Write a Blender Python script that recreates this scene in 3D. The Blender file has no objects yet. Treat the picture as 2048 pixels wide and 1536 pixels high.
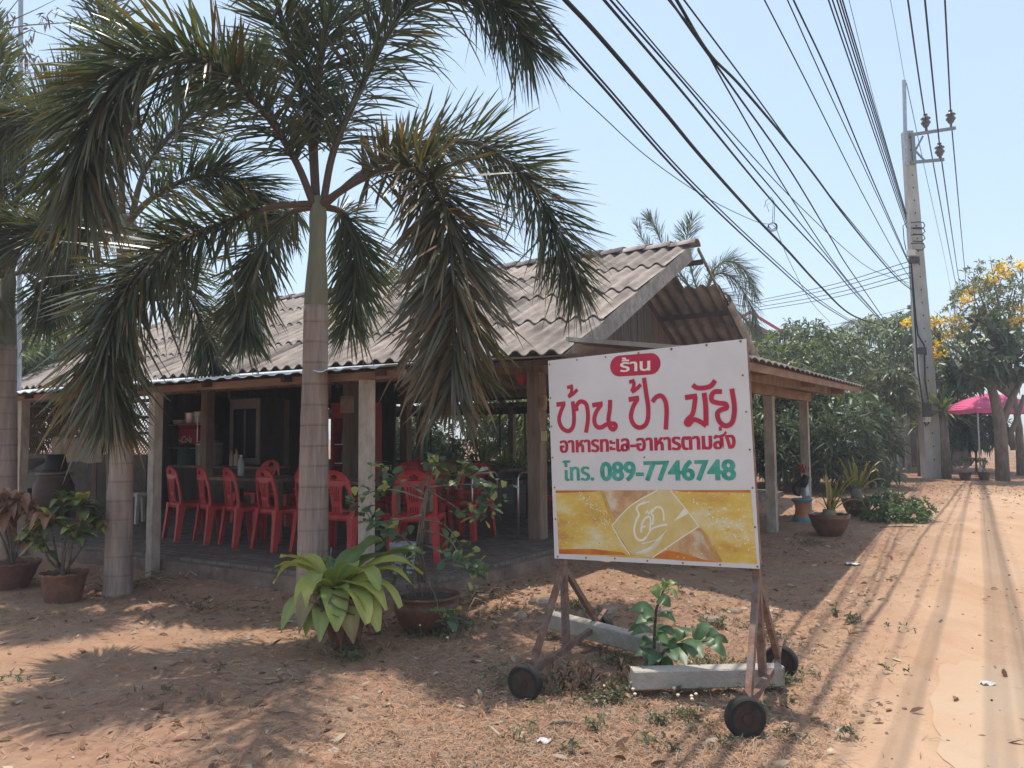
import bpy, math, random
import numpy as np
from mathutils import Vector, Matrix
R = math.radians
random.seed(7); rs = np.random.RandomState(7)
SC = bpy.context.scene
COL = SC.collection

# ---------------------------------------------------------------- camera, sky, sun, exposure
F_PX, HOR = 1550.0, 873.0
cam_d = bpy.data.cameras.new('camera'); cam = bpy.data.objects.new('camera', cam_d); COL.objects.link(cam)
cam_d.sensor_width = 36; cam_d.lens = 36*F_PX/2048; cam_d.clip_start = 0.05; cam_d.clip_end = 3000
CAM_M = Matrix.Rotation(R(90)+math.atan((HOR-768)/F_PX), 3, 'X') @ Matrix.Rotation(R(-0.5), 3, 'Z')
CAM_P = Vector((0, 0, 1.5))
cam.matrix_world = Matrix.Translation(CAM_P) @ CAM_M.to_4x4()
SC.camera = cam
SUN_DIR = Vector((-0.112, 0.222, 1.0)).normalized()          # towards the sun
wd = bpy.data.worlds.new('World'); SC.world = wd; wd.use_nodes = True
nt = wd.node_tree; bg = nt.nodes['Background']
sky = nt.nodes.new('ShaderNodeTexSky'); sky.sky_type = 'NISHITA'; sky.sun_disc = False
sky.sun_elevation = math.asin(SUN_DIR.z); sky.sun_rotation = math.atan2(SUN_DIR.x, SUN_DIR.y)
sky.air_density = 1.2; sky.dust_density = 0.9; sky.ozone_density = 1.0; sky.altitude = 0
hz = nt.nodes.new('ShaderNodeMix'); hz.data_type = 'RGBA'; hz.inputs[0].default_value = .62; hz.inputs[7].default_value = (2.8, 3.46, 4.2, 1)   # pale dry-season air
nt.links.new(sky.outputs[0], hz.inputs[6]); nt.links.new(hz.outputs[2], bg.inputs[0]); bg.inputs[1].default_value = 0.15
sun_d = bpy.data.lights.new('sun', 'SUN'); sun = bpy.data.objects.new('sun', sun_d); COL.objects.link(sun)
sun_d.energy = 2.95; sun_d.angle = R(0.55); sun_d.color = (1.0, 0.93, 0.83)
sun.rotation_euler = SUN_DIR.to_track_quat('Z', 'Y').to_euler(); sun.location = (0, 0, 60)
SC.view_settings.view_transform = 'Standard'; SC.view_settings.look = 'None'
SC.view_settings.exposure = 0.70; SC.view_settings.gamma = 1.0
SC.cycles.max_bounces = 8; SC.cycles.diffuse_bounces = 5; SC.cycles.glossy_bounces = 2
SC.cycles.transmission_bounces = 4; SC.cycles.transparent_max_bounces = 8
SC.cycles.use_denoising = True

# ---------------------------------------------------------------- where things stand
def ray(px, py): return (CAM_M @ Vector(((px-1024)/F_PX, -(py-768)/F_PX, -1))).normalized()
def at(px, py, D):
    r = ray(px, py); return CAM_P + r*(D/r.y)
def sstep(a, b, x):
    t = np.clip((x-a)/(b-a), 0, 1); return t*t*(3-2*t)
def gz(x, y):
    x = np.asarray(x, float); y = np.asarray(y, float)
    p = x*.848-y*.53; q = x*.53+y*.848
    z = .13*sstep(6.5, 11, y)*sstep(-3.6, -2.6, p) + .08*sstep(14, 24, y)
    z = z + .10*np.exp(-((x-.9)**2/1.5+(y-6.7)**2/.5))
    z = z + .10*sstep(4.75, 5.2, q)*sstep(-2.6, -4.3, p)
    z = z + .012*np.sin(x*2.1+y*1.3)*np.sin(y*2.7-x*.9) + .006*np.sin(x*7.1+1)*np.sin(y*6.3)
    return z
def gnd(px, py):
    z = 0.0
    for _ in range(12):
        r = ray(px, py); t = (z-1.5)/r.z; P = CAM_P+r*t; z = float(gz(P.x, P.y))
    return Vector((P.x, P.y, z))
def on(x, y): return Vector((x, y, float(gz(x, y))))
def HW(p, q, z=0.0): return Vector((p*.848+q*.53, -p*.53+q*.848, z))   # the house's own axes: p along the lane side, q away
HROT = math.atan2(-.53, .848)

# ---------------------------------------------------------------- scene tree
def tag(o, label=None, cat=None, group=None, kind=None):
    if label: o['label'] = label
    if cat: o['category'] = cat
    if group: o['group'] = group
    if kind: o['kind'] = kind
    return o
def empty(name, loc, rz=0.0, label=None, cat=None, group=None):
    o = bpy.data.objects.new(name, None); COL.objects.link(o); o.empty_display_size = .1
    o.location = loc; o.rotation_euler = (0, 0, rz); return tag(o, label, cat, group)
def kids(o): return list(o.children)
def dup(o, parent=None):
    c = o.copy(); COL.objects.link(c)
    if parent is not None: c.parent = parent
    for ch in kids(o): dup(ch, c)
    return c
def sm(me, on_=True):
    me.polygons.foreach_set('use_smooth', [on_]*len(me.polygons))

class MB:
    """collects faces; build() links them as ONE mesh object"""
    def __init__(s, off=(0, 0, 0)): s.v = []; s.f = []; s.m = []; s.c = []; s.off = Vector(off); s.mi = 0; s.col = None
    def add(s, vs, fs):
        b = len(s.v); s.v += [tuple(Vector(v)-s.off) for v in vs]
        s.f += [tuple(b+i for i in f) for f in fs]; s.m += [s.mi]*len(fs); s.c += [s.col]*len(vs)
    def box(s, c, d, M=None, taper=1.0):
        c = Vector(c); x, y, z = d[0]/2, d[1]/2, d[2]/2; t = taper
        vs = [(-x, -y, -z), (x, -y, -z), (x, y, -z), (-x, y, -z), (-x*t, -y*t, z), (x*t, -y*t, z), (x*t, y*t, z), (-x*t, y*t, z)]
        vs = [c+(M @ Vector(v) if M else Vector(v)) for v in vs]
        s.add(vs, [(3, 2, 1, 0), (4, 5, 6, 7), (0, 1, 5, 4), (1, 2, 6, 5), (2, 3, 7, 6), (3, 0, 4, 7)])
    def beam(s, a, b, w, h, up=(0, 0, 1), w2=None, h2=None):
        a = Vector(a); b = Vector(b); t = (b-a).normalized(); up = Vector(up)
        if abs(t.dot(up)) > .98: up = Vector((0, 1, 0))
        sd = t.cross(up).normalized(); u = sd.cross(t).normalized()
        w2 = w if w2 is None else w2; h2 = h if h2 is None else h2; vs = []
        for P, ww, hh in ((a, w, h), (b, w2, h2)):
            for i, j in ((-1, -1), (1, -1), (1, 1), (-1, 1)): vs.append(P+sd*(i*ww/2)+u*(j*hh/2))
        s.add(vs, [(0, 1, 2, 3)[::-1], (4, 5, 6, 7), (0, 1, 5, 4)[::-1], (1, 2, 6, 5)[::-1], (2, 3, 7, 6)[::-1], (3, 0, 4, 7)[::-1]])
    def tube(s, pts, r, n=8, cap=True):
        pts = [Vector(p) for p in pts]; N = len(pts)
        rr = r if hasattr(r, '__len__') else [r]*N
        vs = []; prev = None
        for i, P in enumerate(pts):
            t = (pts[min(i+1, N-1)]-pts[max(i-1, 0)]).normalized()
            if prev is None: prev = t.orthogonal().normalized()
            a = (prev-t*prev.dot(t)).normalized(); prev = a; b = t.cross(a)
            for k in range(n):
                an = 2*math.pi*k/n; vs.append(P+(a*math.cos(an)+b*math.sin(an))*rr[i])
        fs = [(i*n+k, i*n+(k+1) % n, (i+1)*n+(k+1) % n, (i+1)*n+k) for i in range(N-1) for k in range(n)]
        if cap: fs += [tuple(range(n))[::-1], tuple((N-1)*n+k for k in range(n))]
        s.add(vs, fs)
    def lathe(s, prof, n=24, c=(0, 0, 0), M=None, wob=0, wn=0):
        c = Vector(c); vs = []
        for r, z in prof:
            for k in range(n):
                a = 2*math.pi*k/n; q = Vector((r*math.cos(a), r*math.sin(a), z))
                if wob and r > wob*3 : q.z += wob*math.sin(wn*a)*(1 if z > prof[-1][1]*.2 else 0)
                vs.append(c+(M @ q if M else q))
        N = len(prof)
        fs = [(i*n+k, i*n+(k+1) % n, (i+1)*n+(k+1) % n, (i+1)*n+k) for i in range(N-1) for k in range(n)]
        s.add(vs, fs)
        s.add([c+(M @ Vector((0, 0, prof[0][1])) if M else Vector((0, 0, prof[0][1])))]+vs[:n], [(0, (k+1) % n+1, k+1) for k in range(n)])
        s.add([c+(M @ Vector((0, 0, prof[-1][1])) if M else Vector((0, 0, prof[-1][1])))]+vs[-n:], [(0, k+1, (k+1) % n+1) for k in range(n)])
    def grid(s, P, flip=False):
        nu = len(P); nv = len(P[0]); vs = [p for row in P for p in row]
        fs = [(i*nv+j, i*nv+j+1, (i+1)*nv+j+1, (i+1)*nv+j) for i in range(nu-1) for j in range(nv-1)]
        if flip: fs = [f[::-1] for f in fs]
        s.add(vs, fs)
    def build(s, name, mats, parent=None, smooth=False, loc=None, rz=0.0):
        me = bpy.data.meshes.new(name); me.from_pydata(s.v, [], s.f)
        for m in (mats if isinstance(mats, (list, tuple)) else [mats]): me.materials.append(m)
        if len(me.materials) > 1: me.polygons.foreach_set('material_index', s.m)
        if any(c is not None for c in s.c):
            at_ = me.color_attributes.new('tint', 'FLOAT_COLOR', 'POINT')
            at_.data.foreach_set('color', [x for c in s.c for x in ((*c, 1) if c is not None else (1, 1, 1, 1))])
        if smooth: sm(me)
        me.update()
        o = bpy.data.objects.new(name, me); COL.objects.link(o)
        if parent is not None: o.parent = parent
        if loc is not None: o.location = loc; o.rotation_euler = (0, 0, rz)
        return o

class Geo:
    """fast quad soup with a tint per vertex"""
    def __init__(s): s.V = []; s.Q = []; s.C = []; s.M = []; s.n = 0
    def quads(s, V, Q, C, mi=0):
        V = np.asarray(V, float).reshape(-1, 3)
        s.V.append(V); s.Q.append(np.asarray(Q)+s.n); s.C.append(np.broadcast_to(np.asarray(C, float), (len(V), 3))); s.M.append(np.full(len(Q), mi)); s.n += len(V)
    def strips(s, pts, wdir, wid, col, mi=0):
        """pts (n,k,3) centre lines, wdir (n,3) or (n,k,3), wid (n,k), col (n,3) or (n,k,3)"""
        n, k, _ = pts.shape
        if wdir.ndim == 2: wdir = np.repeat(wdir[:, None], k, 1)
        L = pts-wdir*wid[..., None]/2; Rr = pts+wdir*wid[..., None]/2
        V = np.stack([L, Rr], 2).reshape(n*k*2, 3)
        b = (np.arange(n)*k*2)[:, None]+(np.arange(k-1)*2)[None]
        Q = np.stack([b, b+1, b+3, b+2], -1).reshape(-1, 4)
        if col.ndim == 2: col = np.repeat(col[:, None], k, 1)
        C = np.repeat(col[:, :, None], 2, 2).reshape(-1, 3)
        s.quads(V, Q, C, mi)
    def build(s, name, mats, parent=None, off=None, smooth=False):
        V = np.concatenate(s.V); Q = np.concatenate(s.Q); C = np.concatenate(s.C); M = np.concatenate(s.M)
        if off is not None: V = V-np.array(off)
        me = bpy.data.meshes.new(name); nv, nq = len(V), len(Q)
        me.vertices.add(nv); me.vertices.foreach_set('co', V.ravel())
        me.loops.add(nq*4); me.loops.foreach_set('vertex_index', Q.ravel().astype(np.int32))
        me.polygons.add(nq); me.polygons.foreach_set('loop_start', np.arange(0, nq*4, 4, dtype=np.int32))
        me.polygons.foreach_set('loop_total', np.full(nq, 4, dtype=np.int32))
        for m in (mats if isinstance(mats, (list, tuple)) else [mats]): me.materials.append(m)
        me.polygons.foreach_set('material_index', M.astype(np.int32))
        a = me.color_attributes.new('tint', 'FLOAT_COLOR', 'POINT')
        a.data.foreach_set('color', np.concatenate([C, np.ones((nv, 1))], 1).ravel())
        if smooth: sm(me)
        me.update(calc_edges=True); me.validate()
        o = bpy.data.objects.new(name, me); COL.objects.link(o)
        if parent is not None: o.parent = parent
        return o

def unit(a): return a/np.maximum(np.linalg.norm(a, axis=-1, keepdims=True), 1e-9)
def catmull(pts, n):
    pts = [np.array(p, float) for p in pts]; P = [2*pts[0]-pts[1]]+pts+[2*pts[-1]-pts[-2]]
    out = []; m = len(pts)-1
    for i in range(n):
        u = i/(n-1)*m; k = min(int(u), m-1); t = u-k; a, b, c, d = P[k:k+4]
        out.append(.5*(2*b+(c-a)*t+(2*a-5*b+4*c-d)*t*t+(3*b-a-3*c+d)*t**3))
    return np.array(out)

# ---------------------------------------------------------------- materials
def nd(t, k, **kw):
    n = t.nodes.new(k)
    for a, b in kw.items(): setattr(n, a, b)
    return n
def mk(name, c1, c2=None, scale=4.0, rough=.8, bump=0.0, bscale=None, spec=.25, metal=0.0, lo=.35, hi=.65, stretch=(1, 1, 1),
       c3=None, s3=.6, lo3=.5, hi3=.75, tint=False, detail=6.0):
    m = bpy.data.materials.new(name); m.use_nodes = True; t = m.node_tree; b = t.nodes['Principled BSDF']
    b.inputs['Roughness'].default_value = rough; b.inputs['Metallic'].default_value = metal; b.inputs['Specular IOR Level'].default_value = spec
    tc = nd(t, 'ShaderNodeTexCoord'); mp = nd(t, 'ShaderNodeMapping'); mp.inputs['Scale'].default_value = stretch
    t.links.new(tc.outputs['Object'], mp.inputs[0])
    out = None
    if c2 is None:
        rgb = nd(t, 'ShaderNodeRGB'); rgb.outputs[0].default_value = (*c1, 1); out = rgb.outputs[0]
    else:
        nz = nd(t, 'ShaderNodeTexNoise'); nz.inputs['Scale'].default_value = scale; nz.inputs['Detail'].default_value = detail; nz.inputs['Roughness'].default_value = .65
        t.links.new(mp.outputs[0], nz.inputs['Vector'])
        rp = nd(t, 'ShaderNodeValToRGB'); e = rp.color_ramp.elements
        e[0].position = lo; e[0].color = (*c1, 1); e[1].position = hi; e[1].color = (*c2, 1)
        t.links.new(nz.outputs[0], rp.inputs[0]); out = rp.outputs[0]
    if c3 is not None:
        n3 = nd(t, 'ShaderNodeTexNoise'); n3.inputs['Scale'].default_value = s3; n3.inputs['Detail'].default_value = 5; n3.inputs['Roughness'].default_value = .6
        t.links.new(mp.outputs[0], n3.inputs['Vector'])
        r3 = nd(t, 'ShaderNodeMapRange'); r3.inputs[1].default_value = lo3; r3.inputs[2].default_value = hi3
        t.links.new(n3.outputs[0], r3.inputs[0])
        mx = nd(t, 'ShaderNodeMix', data_type='RGBA'); t.links.new(r3.outputs[0], mx.inputs[0]); t.links.new(out, mx.inputs[6]); mx.inputs[7].default_value = (*c3, 1); out = mx.outputs[2]
    if tint:
        at_ = nd(t, 'ShaderNodeAttribute', attribute_name='tint')
        mx = nd(t, 'ShaderNodeMix', data_type='RGBA', blend_type='MULTIPLY'); mx.inputs[0].default_value = 1
        t.links.new(out, mx.inputs[6]); t.links.new(at_.outputs[0], mx.inputs[7]); out = mx.outputs[2]
    t.links.new(out, b.inputs['Base Color'])
    if bump:
        nb = nd(t, 'ShaderNodeTexNoise'); nb.inputs['Scale'].default_value = bscale or scale*3; nb.inputs['Detail'].default_value = 6
        t.links.new(mp.outputs[0], nb.inputs['Vector'])
        bp = nd(t, 'ShaderNodeBump'); bp.inputs['Strength'].default_value = min(bump, 1); bp.inputs['Distance'].default_value = .02
        t.links.new(nb.outputs[0], bp.inputs['Height']); t.links.new(bp.outputs[0], b.inputs['Normal'])
    return m
def leafmat(name, trans=.3, rough=.45, spec=.4):
    m = bpy.data.materials.new(name); m.use_nodes = True; t = m.node_tree; b = t.nodes['Principled BSDF']; o = t.nodes['Material Output']
    a = nd(t, 'ShaderNodeAttribute', attribute_name='tint')
    t.links.new(a.outputs[0], b.inputs['Base Color']); b.inputs['Roughness'].default_value = rough; b.inputs['Specular IOR Level'].default_value = spec
    tr = nd(t, 'ShaderNodeBsdfTranslucent'); g = nd(t, 'ShaderNodeMix', data_type='RGBA', blend_type='MULTIPLY'); g.inputs[0].default_value = 1
    g.inputs[7].default_value = (1.5, 1.6, .7, 1); t.links.new(a.outputs[0], g.inputs[6]); t.links.new(g.outputs[2], tr.inputs[0])
    mx = nd(t, 'ShaderNodeMixShader'); mx.inputs[0].default_value = trans
    t.links.new(b.outputs[0], mx.inputs[1]); t.links.new(tr.outputs[0], mx.inputs[2]); t.links.new(mx.outputs[0], o.inputs[0])
    return m
M = {}
M['leaf'] = leafmat('leaf', .28, .42, .5); M['palm_leaf'] = leafmat('palm_leaf', .27, .38, .55); M['dry'] = leafmat('dry_leaf', .12, .85, .1)
M['petal'] = leafmat('petal', .35, .6, .2)
M['bark'] = mk('bark', (.10, .075, .055), (.22, .18, .14), 9, .9, .7, 20, stretch=(1, 1, .35))
M['stem'] = mk('stem', (.16, .12, .09), (.26, .21, .16), 20, .85)
M['conc'] = mk('concrete', (.34, .30, .25), (.46, .41, .35), 6, .9, .5, 60, c3=(.24, .20, .17), s3=2.5)
M['post_conc'] = mk('post_concrete', (.36, .30, .245), (.50, .43, .36), 14, .9, .6, 70, c3=(.20, .16, .13), s3=3, stretch=(1, 1, .5))
M['wood'] = mk('weathered_wood', (.17, .115, .085), (.31, .225, .17), 10, .85, .4, 30, stretch=(1, 1, .15), c3=(.10, .07, .055), s3=2)
M['redwood'] = mk('brown_wood', (.20, .115, .08), (.33, .21, .155), 8, .8, .3, 30, stretch=(.3, .3, 1))
M['greywood'] = mk('grey_wood', (.22, .19, .17), (.36, .32, .29), 9, .9, .4, 40, c3=(.16, .13, .11), s3=2.5)
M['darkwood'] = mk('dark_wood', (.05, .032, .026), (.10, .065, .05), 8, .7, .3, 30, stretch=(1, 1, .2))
M['rust'] = mk('rusty_steel', (.13, .065, .045), (.27, .16, .12), 16, .75, .3, 60, c3=(.19, .17, .16), s3=5, metal=.15)
M['steel'] = mk('galvanised', (.30, .31, .32), (.44, .45, .46), 12, .45, metal=.7, spec=.5)
M['chrome'] = mk('chrome_tube', (.5, .5, .5), (.62, .61, .6), 8, .3, metal=.9)
M['zinc'] = mk('zinc_sheet', (.50, .52, .53), (.66, .67, .67), 5, .38, metal=.55, spec=.5, c3=(.36, .28, .22), s3=3, lo3=.55, hi3=.8)
M['rubber'] = mk('rubber', (.018, .018, .018), (.035, .033, .03), 18, .75)
M['redplastic'] = mk('red_plastic', (.40, .032, .036), (.50, .05, .05), 3, .42, spec=.4, c3=(.46, .09, .08), s3=5, lo3=.55, hi3=.8)
M['black'] = mk('black', (.012, .012, .014), (.03, .028, .028), 8, .5)
M['cable'] = mk('cable_black', (.014, .014, .016), None, rough=.6)
M['white'] = mk('white_paint', (.66, .64, .60), (.78, .76, .72), 5, .5, c3=(.52, .48, .43), s3=2.2, lo3=.55, hi3=.8)
M['alu'] = mk('aluminium', (.55, .52, .50), (.68, .66, .63), 10, .35, metal=.75)
M['terra'] = mk('terracotta', (.15, .065, .042), (.26, .12, .08), 7, .85, .3, 40, c3=(.09, .055, .042), s3=4, lo3=.45)
M['glaze'] = mk('brown_glaze', (.10, .045, .03), (.19, .085, .05), 6, .4, .2, 30, spec=.5, c3=(.07, .045, .04), s3=4)
M['soil'] = mk('pot_soil', (.05, .035, .025), (.11, .08, .055), 20, .95, .8, 40)
# ---------------------------------------------------------------- ground, lane, concrete patch
def build_ground():
    u = np.linspace(-1, 1, 300); xs = 1.5+np.sinh(u*5.2)/np.sinh(5.2)*340
    v = np.linspace(0, 1, 340); ys = -6+12*v+np.sinh(v*6.0)/np.sinh(6.0)*600
    X, Y = np.meshgrid(xs, ys); Z = gz(X, Y)
    V = np.stack([X, Y, Z], -1).reshape(-1, 3); nx, ny = len(xs), len(ys)
    i = np.arange(ny-1)[:, None]*nx+np.arange(nx-1)[None]; Q = np.stack([i, i+1, i+nx+1, i+nx], -1).reshape(-1, 4)
    G = Geo(); G.quads(V, Q, (1, 1, 1))
    m = bpy.data.materials.new('sandy_soil'); m.use_nodes = True; t = m.node_tree; b = t.nodes['Principled BSDF']
    b.inputs['Roughness'].default_value = .95; b.inputs['Specular IOR Level'].default_value = .1
    tc = nd(t, 'ShaderNodeTexCoord')
    def noise(s, d=6, r=.6, st=None):
        n = nd(t, 'ShaderNodeTexNoise'); n.inputs['Scale'].default_value = s; n.inputs['Detail'].default_value = d; n.inputs['Roughness'].default_value = r
        if st:
            mp = nd(t, 'ShaderNodeMapping'); mp.inputs['Rotation'].default_value = (0, 0, R(st[1])); mp.inputs['Scale'].default_value = st[0]
            t.links.new(tc.outputs['Object'], mp.inputs[0]); t.links.new(mp.outputs[0], n.inputs['Vector'])
        else: t.links.new(tc.outputs['Object'], n.inputs['Vector'])
        return n.outputs[0]
    def ramp(x, lo, hi, a, c):
        r = nd(t, 'ShaderNodeValToRGB'); e = r.color_ramp.elements; e[0].position = lo; e[1].position = hi; e[0].color = (*a, 1); e[1].color = (*c, 1)
        t.links.new(x, r.inputs[0]); return r.outputs[0]
    def mix(f, a, c):
        x = nd(t, 'ShaderNodeMix', data_type='RGBA'); t.links.new(f, x.inputs[0]); t.links.new(a, x.inputs[6])
        if isinstance(c, tuple): x.inputs[7].default_value = (*c, 1)
        else: t.links.new(c, x.inputs[7])
        return x.outputs[2]
    def mr(x, lo, hi, a=0., c=1.):
        r = nd(t, 'ShaderNodeMapRange'); r.inputs[1].default_value = lo; r.inputs[2].default_value = hi; r.inputs[3].default_value = a; r.inputs[4].default_value = c
        t.links.new(x, r.inputs[0]); return r.outputs[0]
    sand = ramp(noise(3.0), .3, .7, (.34, .20, .122), (.45, .275, .172))
    litter = ramp(noise(14, 8, .75), .3, .7, (.21, .115, .075), (.42, .245, .165))
    sep = nd(t, 'ShaderNodeSeparateXYZ'); t.links.new(tc.outputs['Object'], sep.inputs[0])
    # lane: sandy strip along the p axis line, worn by tyres
    pj = nd(t, 'ShaderNodeVectorMath', operation='DOT_PRODUCT'); pj.inputs[1].default_value = (.848, -.53, 0); t.links.new(tc.outputs['Object'], pj.inputs[0])
    wob = nd(t, 'ShaderNodeMath', operation='MULTIPLY_ADD'); t.links.new(noise(.9, 4), wob.inputs[0]); wob.inputs[1].default_value = 1.4; t.links.new(pj.outputs['Value'], wob.inputs[2])
    lane = mr(wob.outputs[0], -.75, .35)
    grey = mix(mr(noise(1.3, 5), .45, .68), sand, (.33, .23, .17))
    grey = mix(mr(noise(5.0, 6, .7), .56, .72), grey, (.26, .17, .11))
    base = mix(mr(noise(.8, 6, .65), .42, .60), grey, litter)
    lanec = ramp(noise(1.6, 7, .7, ((1, .25, 1), -32)), .3, .72, (.45, .275, .165), (.55, .37, .25))
    base = mix(lane, base, lanec)
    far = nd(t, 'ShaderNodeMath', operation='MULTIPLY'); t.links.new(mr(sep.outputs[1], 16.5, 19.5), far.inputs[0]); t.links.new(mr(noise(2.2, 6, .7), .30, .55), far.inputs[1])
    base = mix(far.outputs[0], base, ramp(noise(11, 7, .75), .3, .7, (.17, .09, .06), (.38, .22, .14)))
    base = mix(mr(noise(60, 3, .8), .62, .75), base, (.17, .11, .075))
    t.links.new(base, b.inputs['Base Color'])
    bp = nd(t, 'ShaderNodeBump'); bp.inputs['Strength'].default_value = .7; bp.inputs['Distance'].default_value = .03
    ad = nd(t, 'ShaderNodeMath', operation='MULTIPLY_ADD'); t.links.new(noise(45, 5, .75), ad.inputs[0]); ad.inputs[1].default_value = .5; t.links.new(noise(7, 6, .7), ad.inputs[2])
    t.links.new(ad.outputs[0], bp.inputs['Height']); t.links.new(bp.outputs[0], b.inputs['Normal'])
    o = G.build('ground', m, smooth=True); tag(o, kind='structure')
build_ground()
def concrete_patch():
    b = MB(); pts = [(1880, 1330), (1960, 1322), (2060, 1345), (2120, 1400), (2120, 1560), (1900, 1545), (1862, 1440)]
    P = [gnd(*p) for p in pts]; c = sum(P, Vector())/len(P)
    ring = []
    for i in range(40):
        k = i/40*len(P); j = int(k); q = P[j].lerp(P[(j+1) % len(P)], k-j); d = (q-c)
        q = c+d*(1+.05*math.sin(i*2.3)+.04*math.sin(i*5.1)); q.z = float(gz(q.x, q.y))+.004; ring.append(q)
    rings = [[Vector((c.x+(q.x-c.x)*f, c.y+(q.y-c.y)*f, float(gz(c.x+(q.x-c.x)*f, c.y+(q.y-c.y)*f))+.004+.006*(1-f))) for q in ring+[ring[0]]] for f in (1, .8, .6, .4, .2, .02)]
    b.grid(rings)
    o = b.build('concrete_patch', mk('old_concrete', (.45, .315, .21), (.50, .365, .255), 3, .9, .3, 50, c3=(.46, .30, .19), s3=1.5, lo3=.36, hi3=.62), smooth=True); tag(o, kind='structure')
concrete_patch()
# ---------------------------------------------------------------- the open-sided restaurant (one thing, parts under it)
H0 = (-9.0, 11.0)
house = empty('open_air_restaurant', HW(*H0, 0), HROT, 'long open-sided restaurant under a tiled roof, red chairs along its paved floor', 'restaurant')
OFF = (H0[0], H0[1], 0)
P_R, P_L = -4.46, -19.0
Q_E, Q_R, Z_E, Z_R = 8.36, 13.15, 2.50, 4.85
SL = (Z_R-Z_E)/(Q_R-Q_E)
M['tile'] = mk('fibre_cement_tile', (.27, .22, .19), (.42, .35, .305), 5, .92, .35, 60, c3=(.13, .10, .09), s3=2.4, lo3=.46, hi3=.72, stretch=(1.6, .30, 1), tint=True)
M['paver'] = None
def hpart(b, name, mats, parent=house, smooth=False): return b.build(name, mats, parent, smooth)
def wave(x, pitch, amp):
    s = math.sin(2*math.pi*x/pitch); return amp*(abs(s)**.8*(1 if s > 0 else -1))
def floor_mat():
    m = mk('grey_paver', (.155, .12, .10), (.25, .20, .17), 5, .85, .3, 40)
    t = m.node_tree; b = t.nodes['Principled BSDF']; tc = nd(t, 'ShaderNodeTexCoord')
    br = nd(t, 'ShaderNodeTexBrick'); br.inputs['Scale'].default_value = 2.4; br.inputs['Mortar Size'].default_value = .015; br.inputs['Color1'].default_value = (1, 1, 1, 1); br.inputs['Color2'].default_value = (.82, .8, .78, 1); br.inputs['Mortar'].default_value = (.35, .3, .28, 1)
    t.links.new(tc.outputs['Object'], br.inputs['Vector'])
    mx = nd(t, 'ShaderNodeMix', data_type='RGBA', blend_type='MULTIPLY'); mx.inputs[0].default_value = 1
    src = b.inputs['Base Color'].links[0].from_socket; t.links.new(src, mx.inputs[6]); t.links.new(br.outputs[0], mx.inputs[7]); t.links.new(mx.outputs[2], b.inputs['Base Color'])
    return m
def dzp(p): return .085*(1-math.exp(-max(P_R-p, 0)/2.5))
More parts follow.
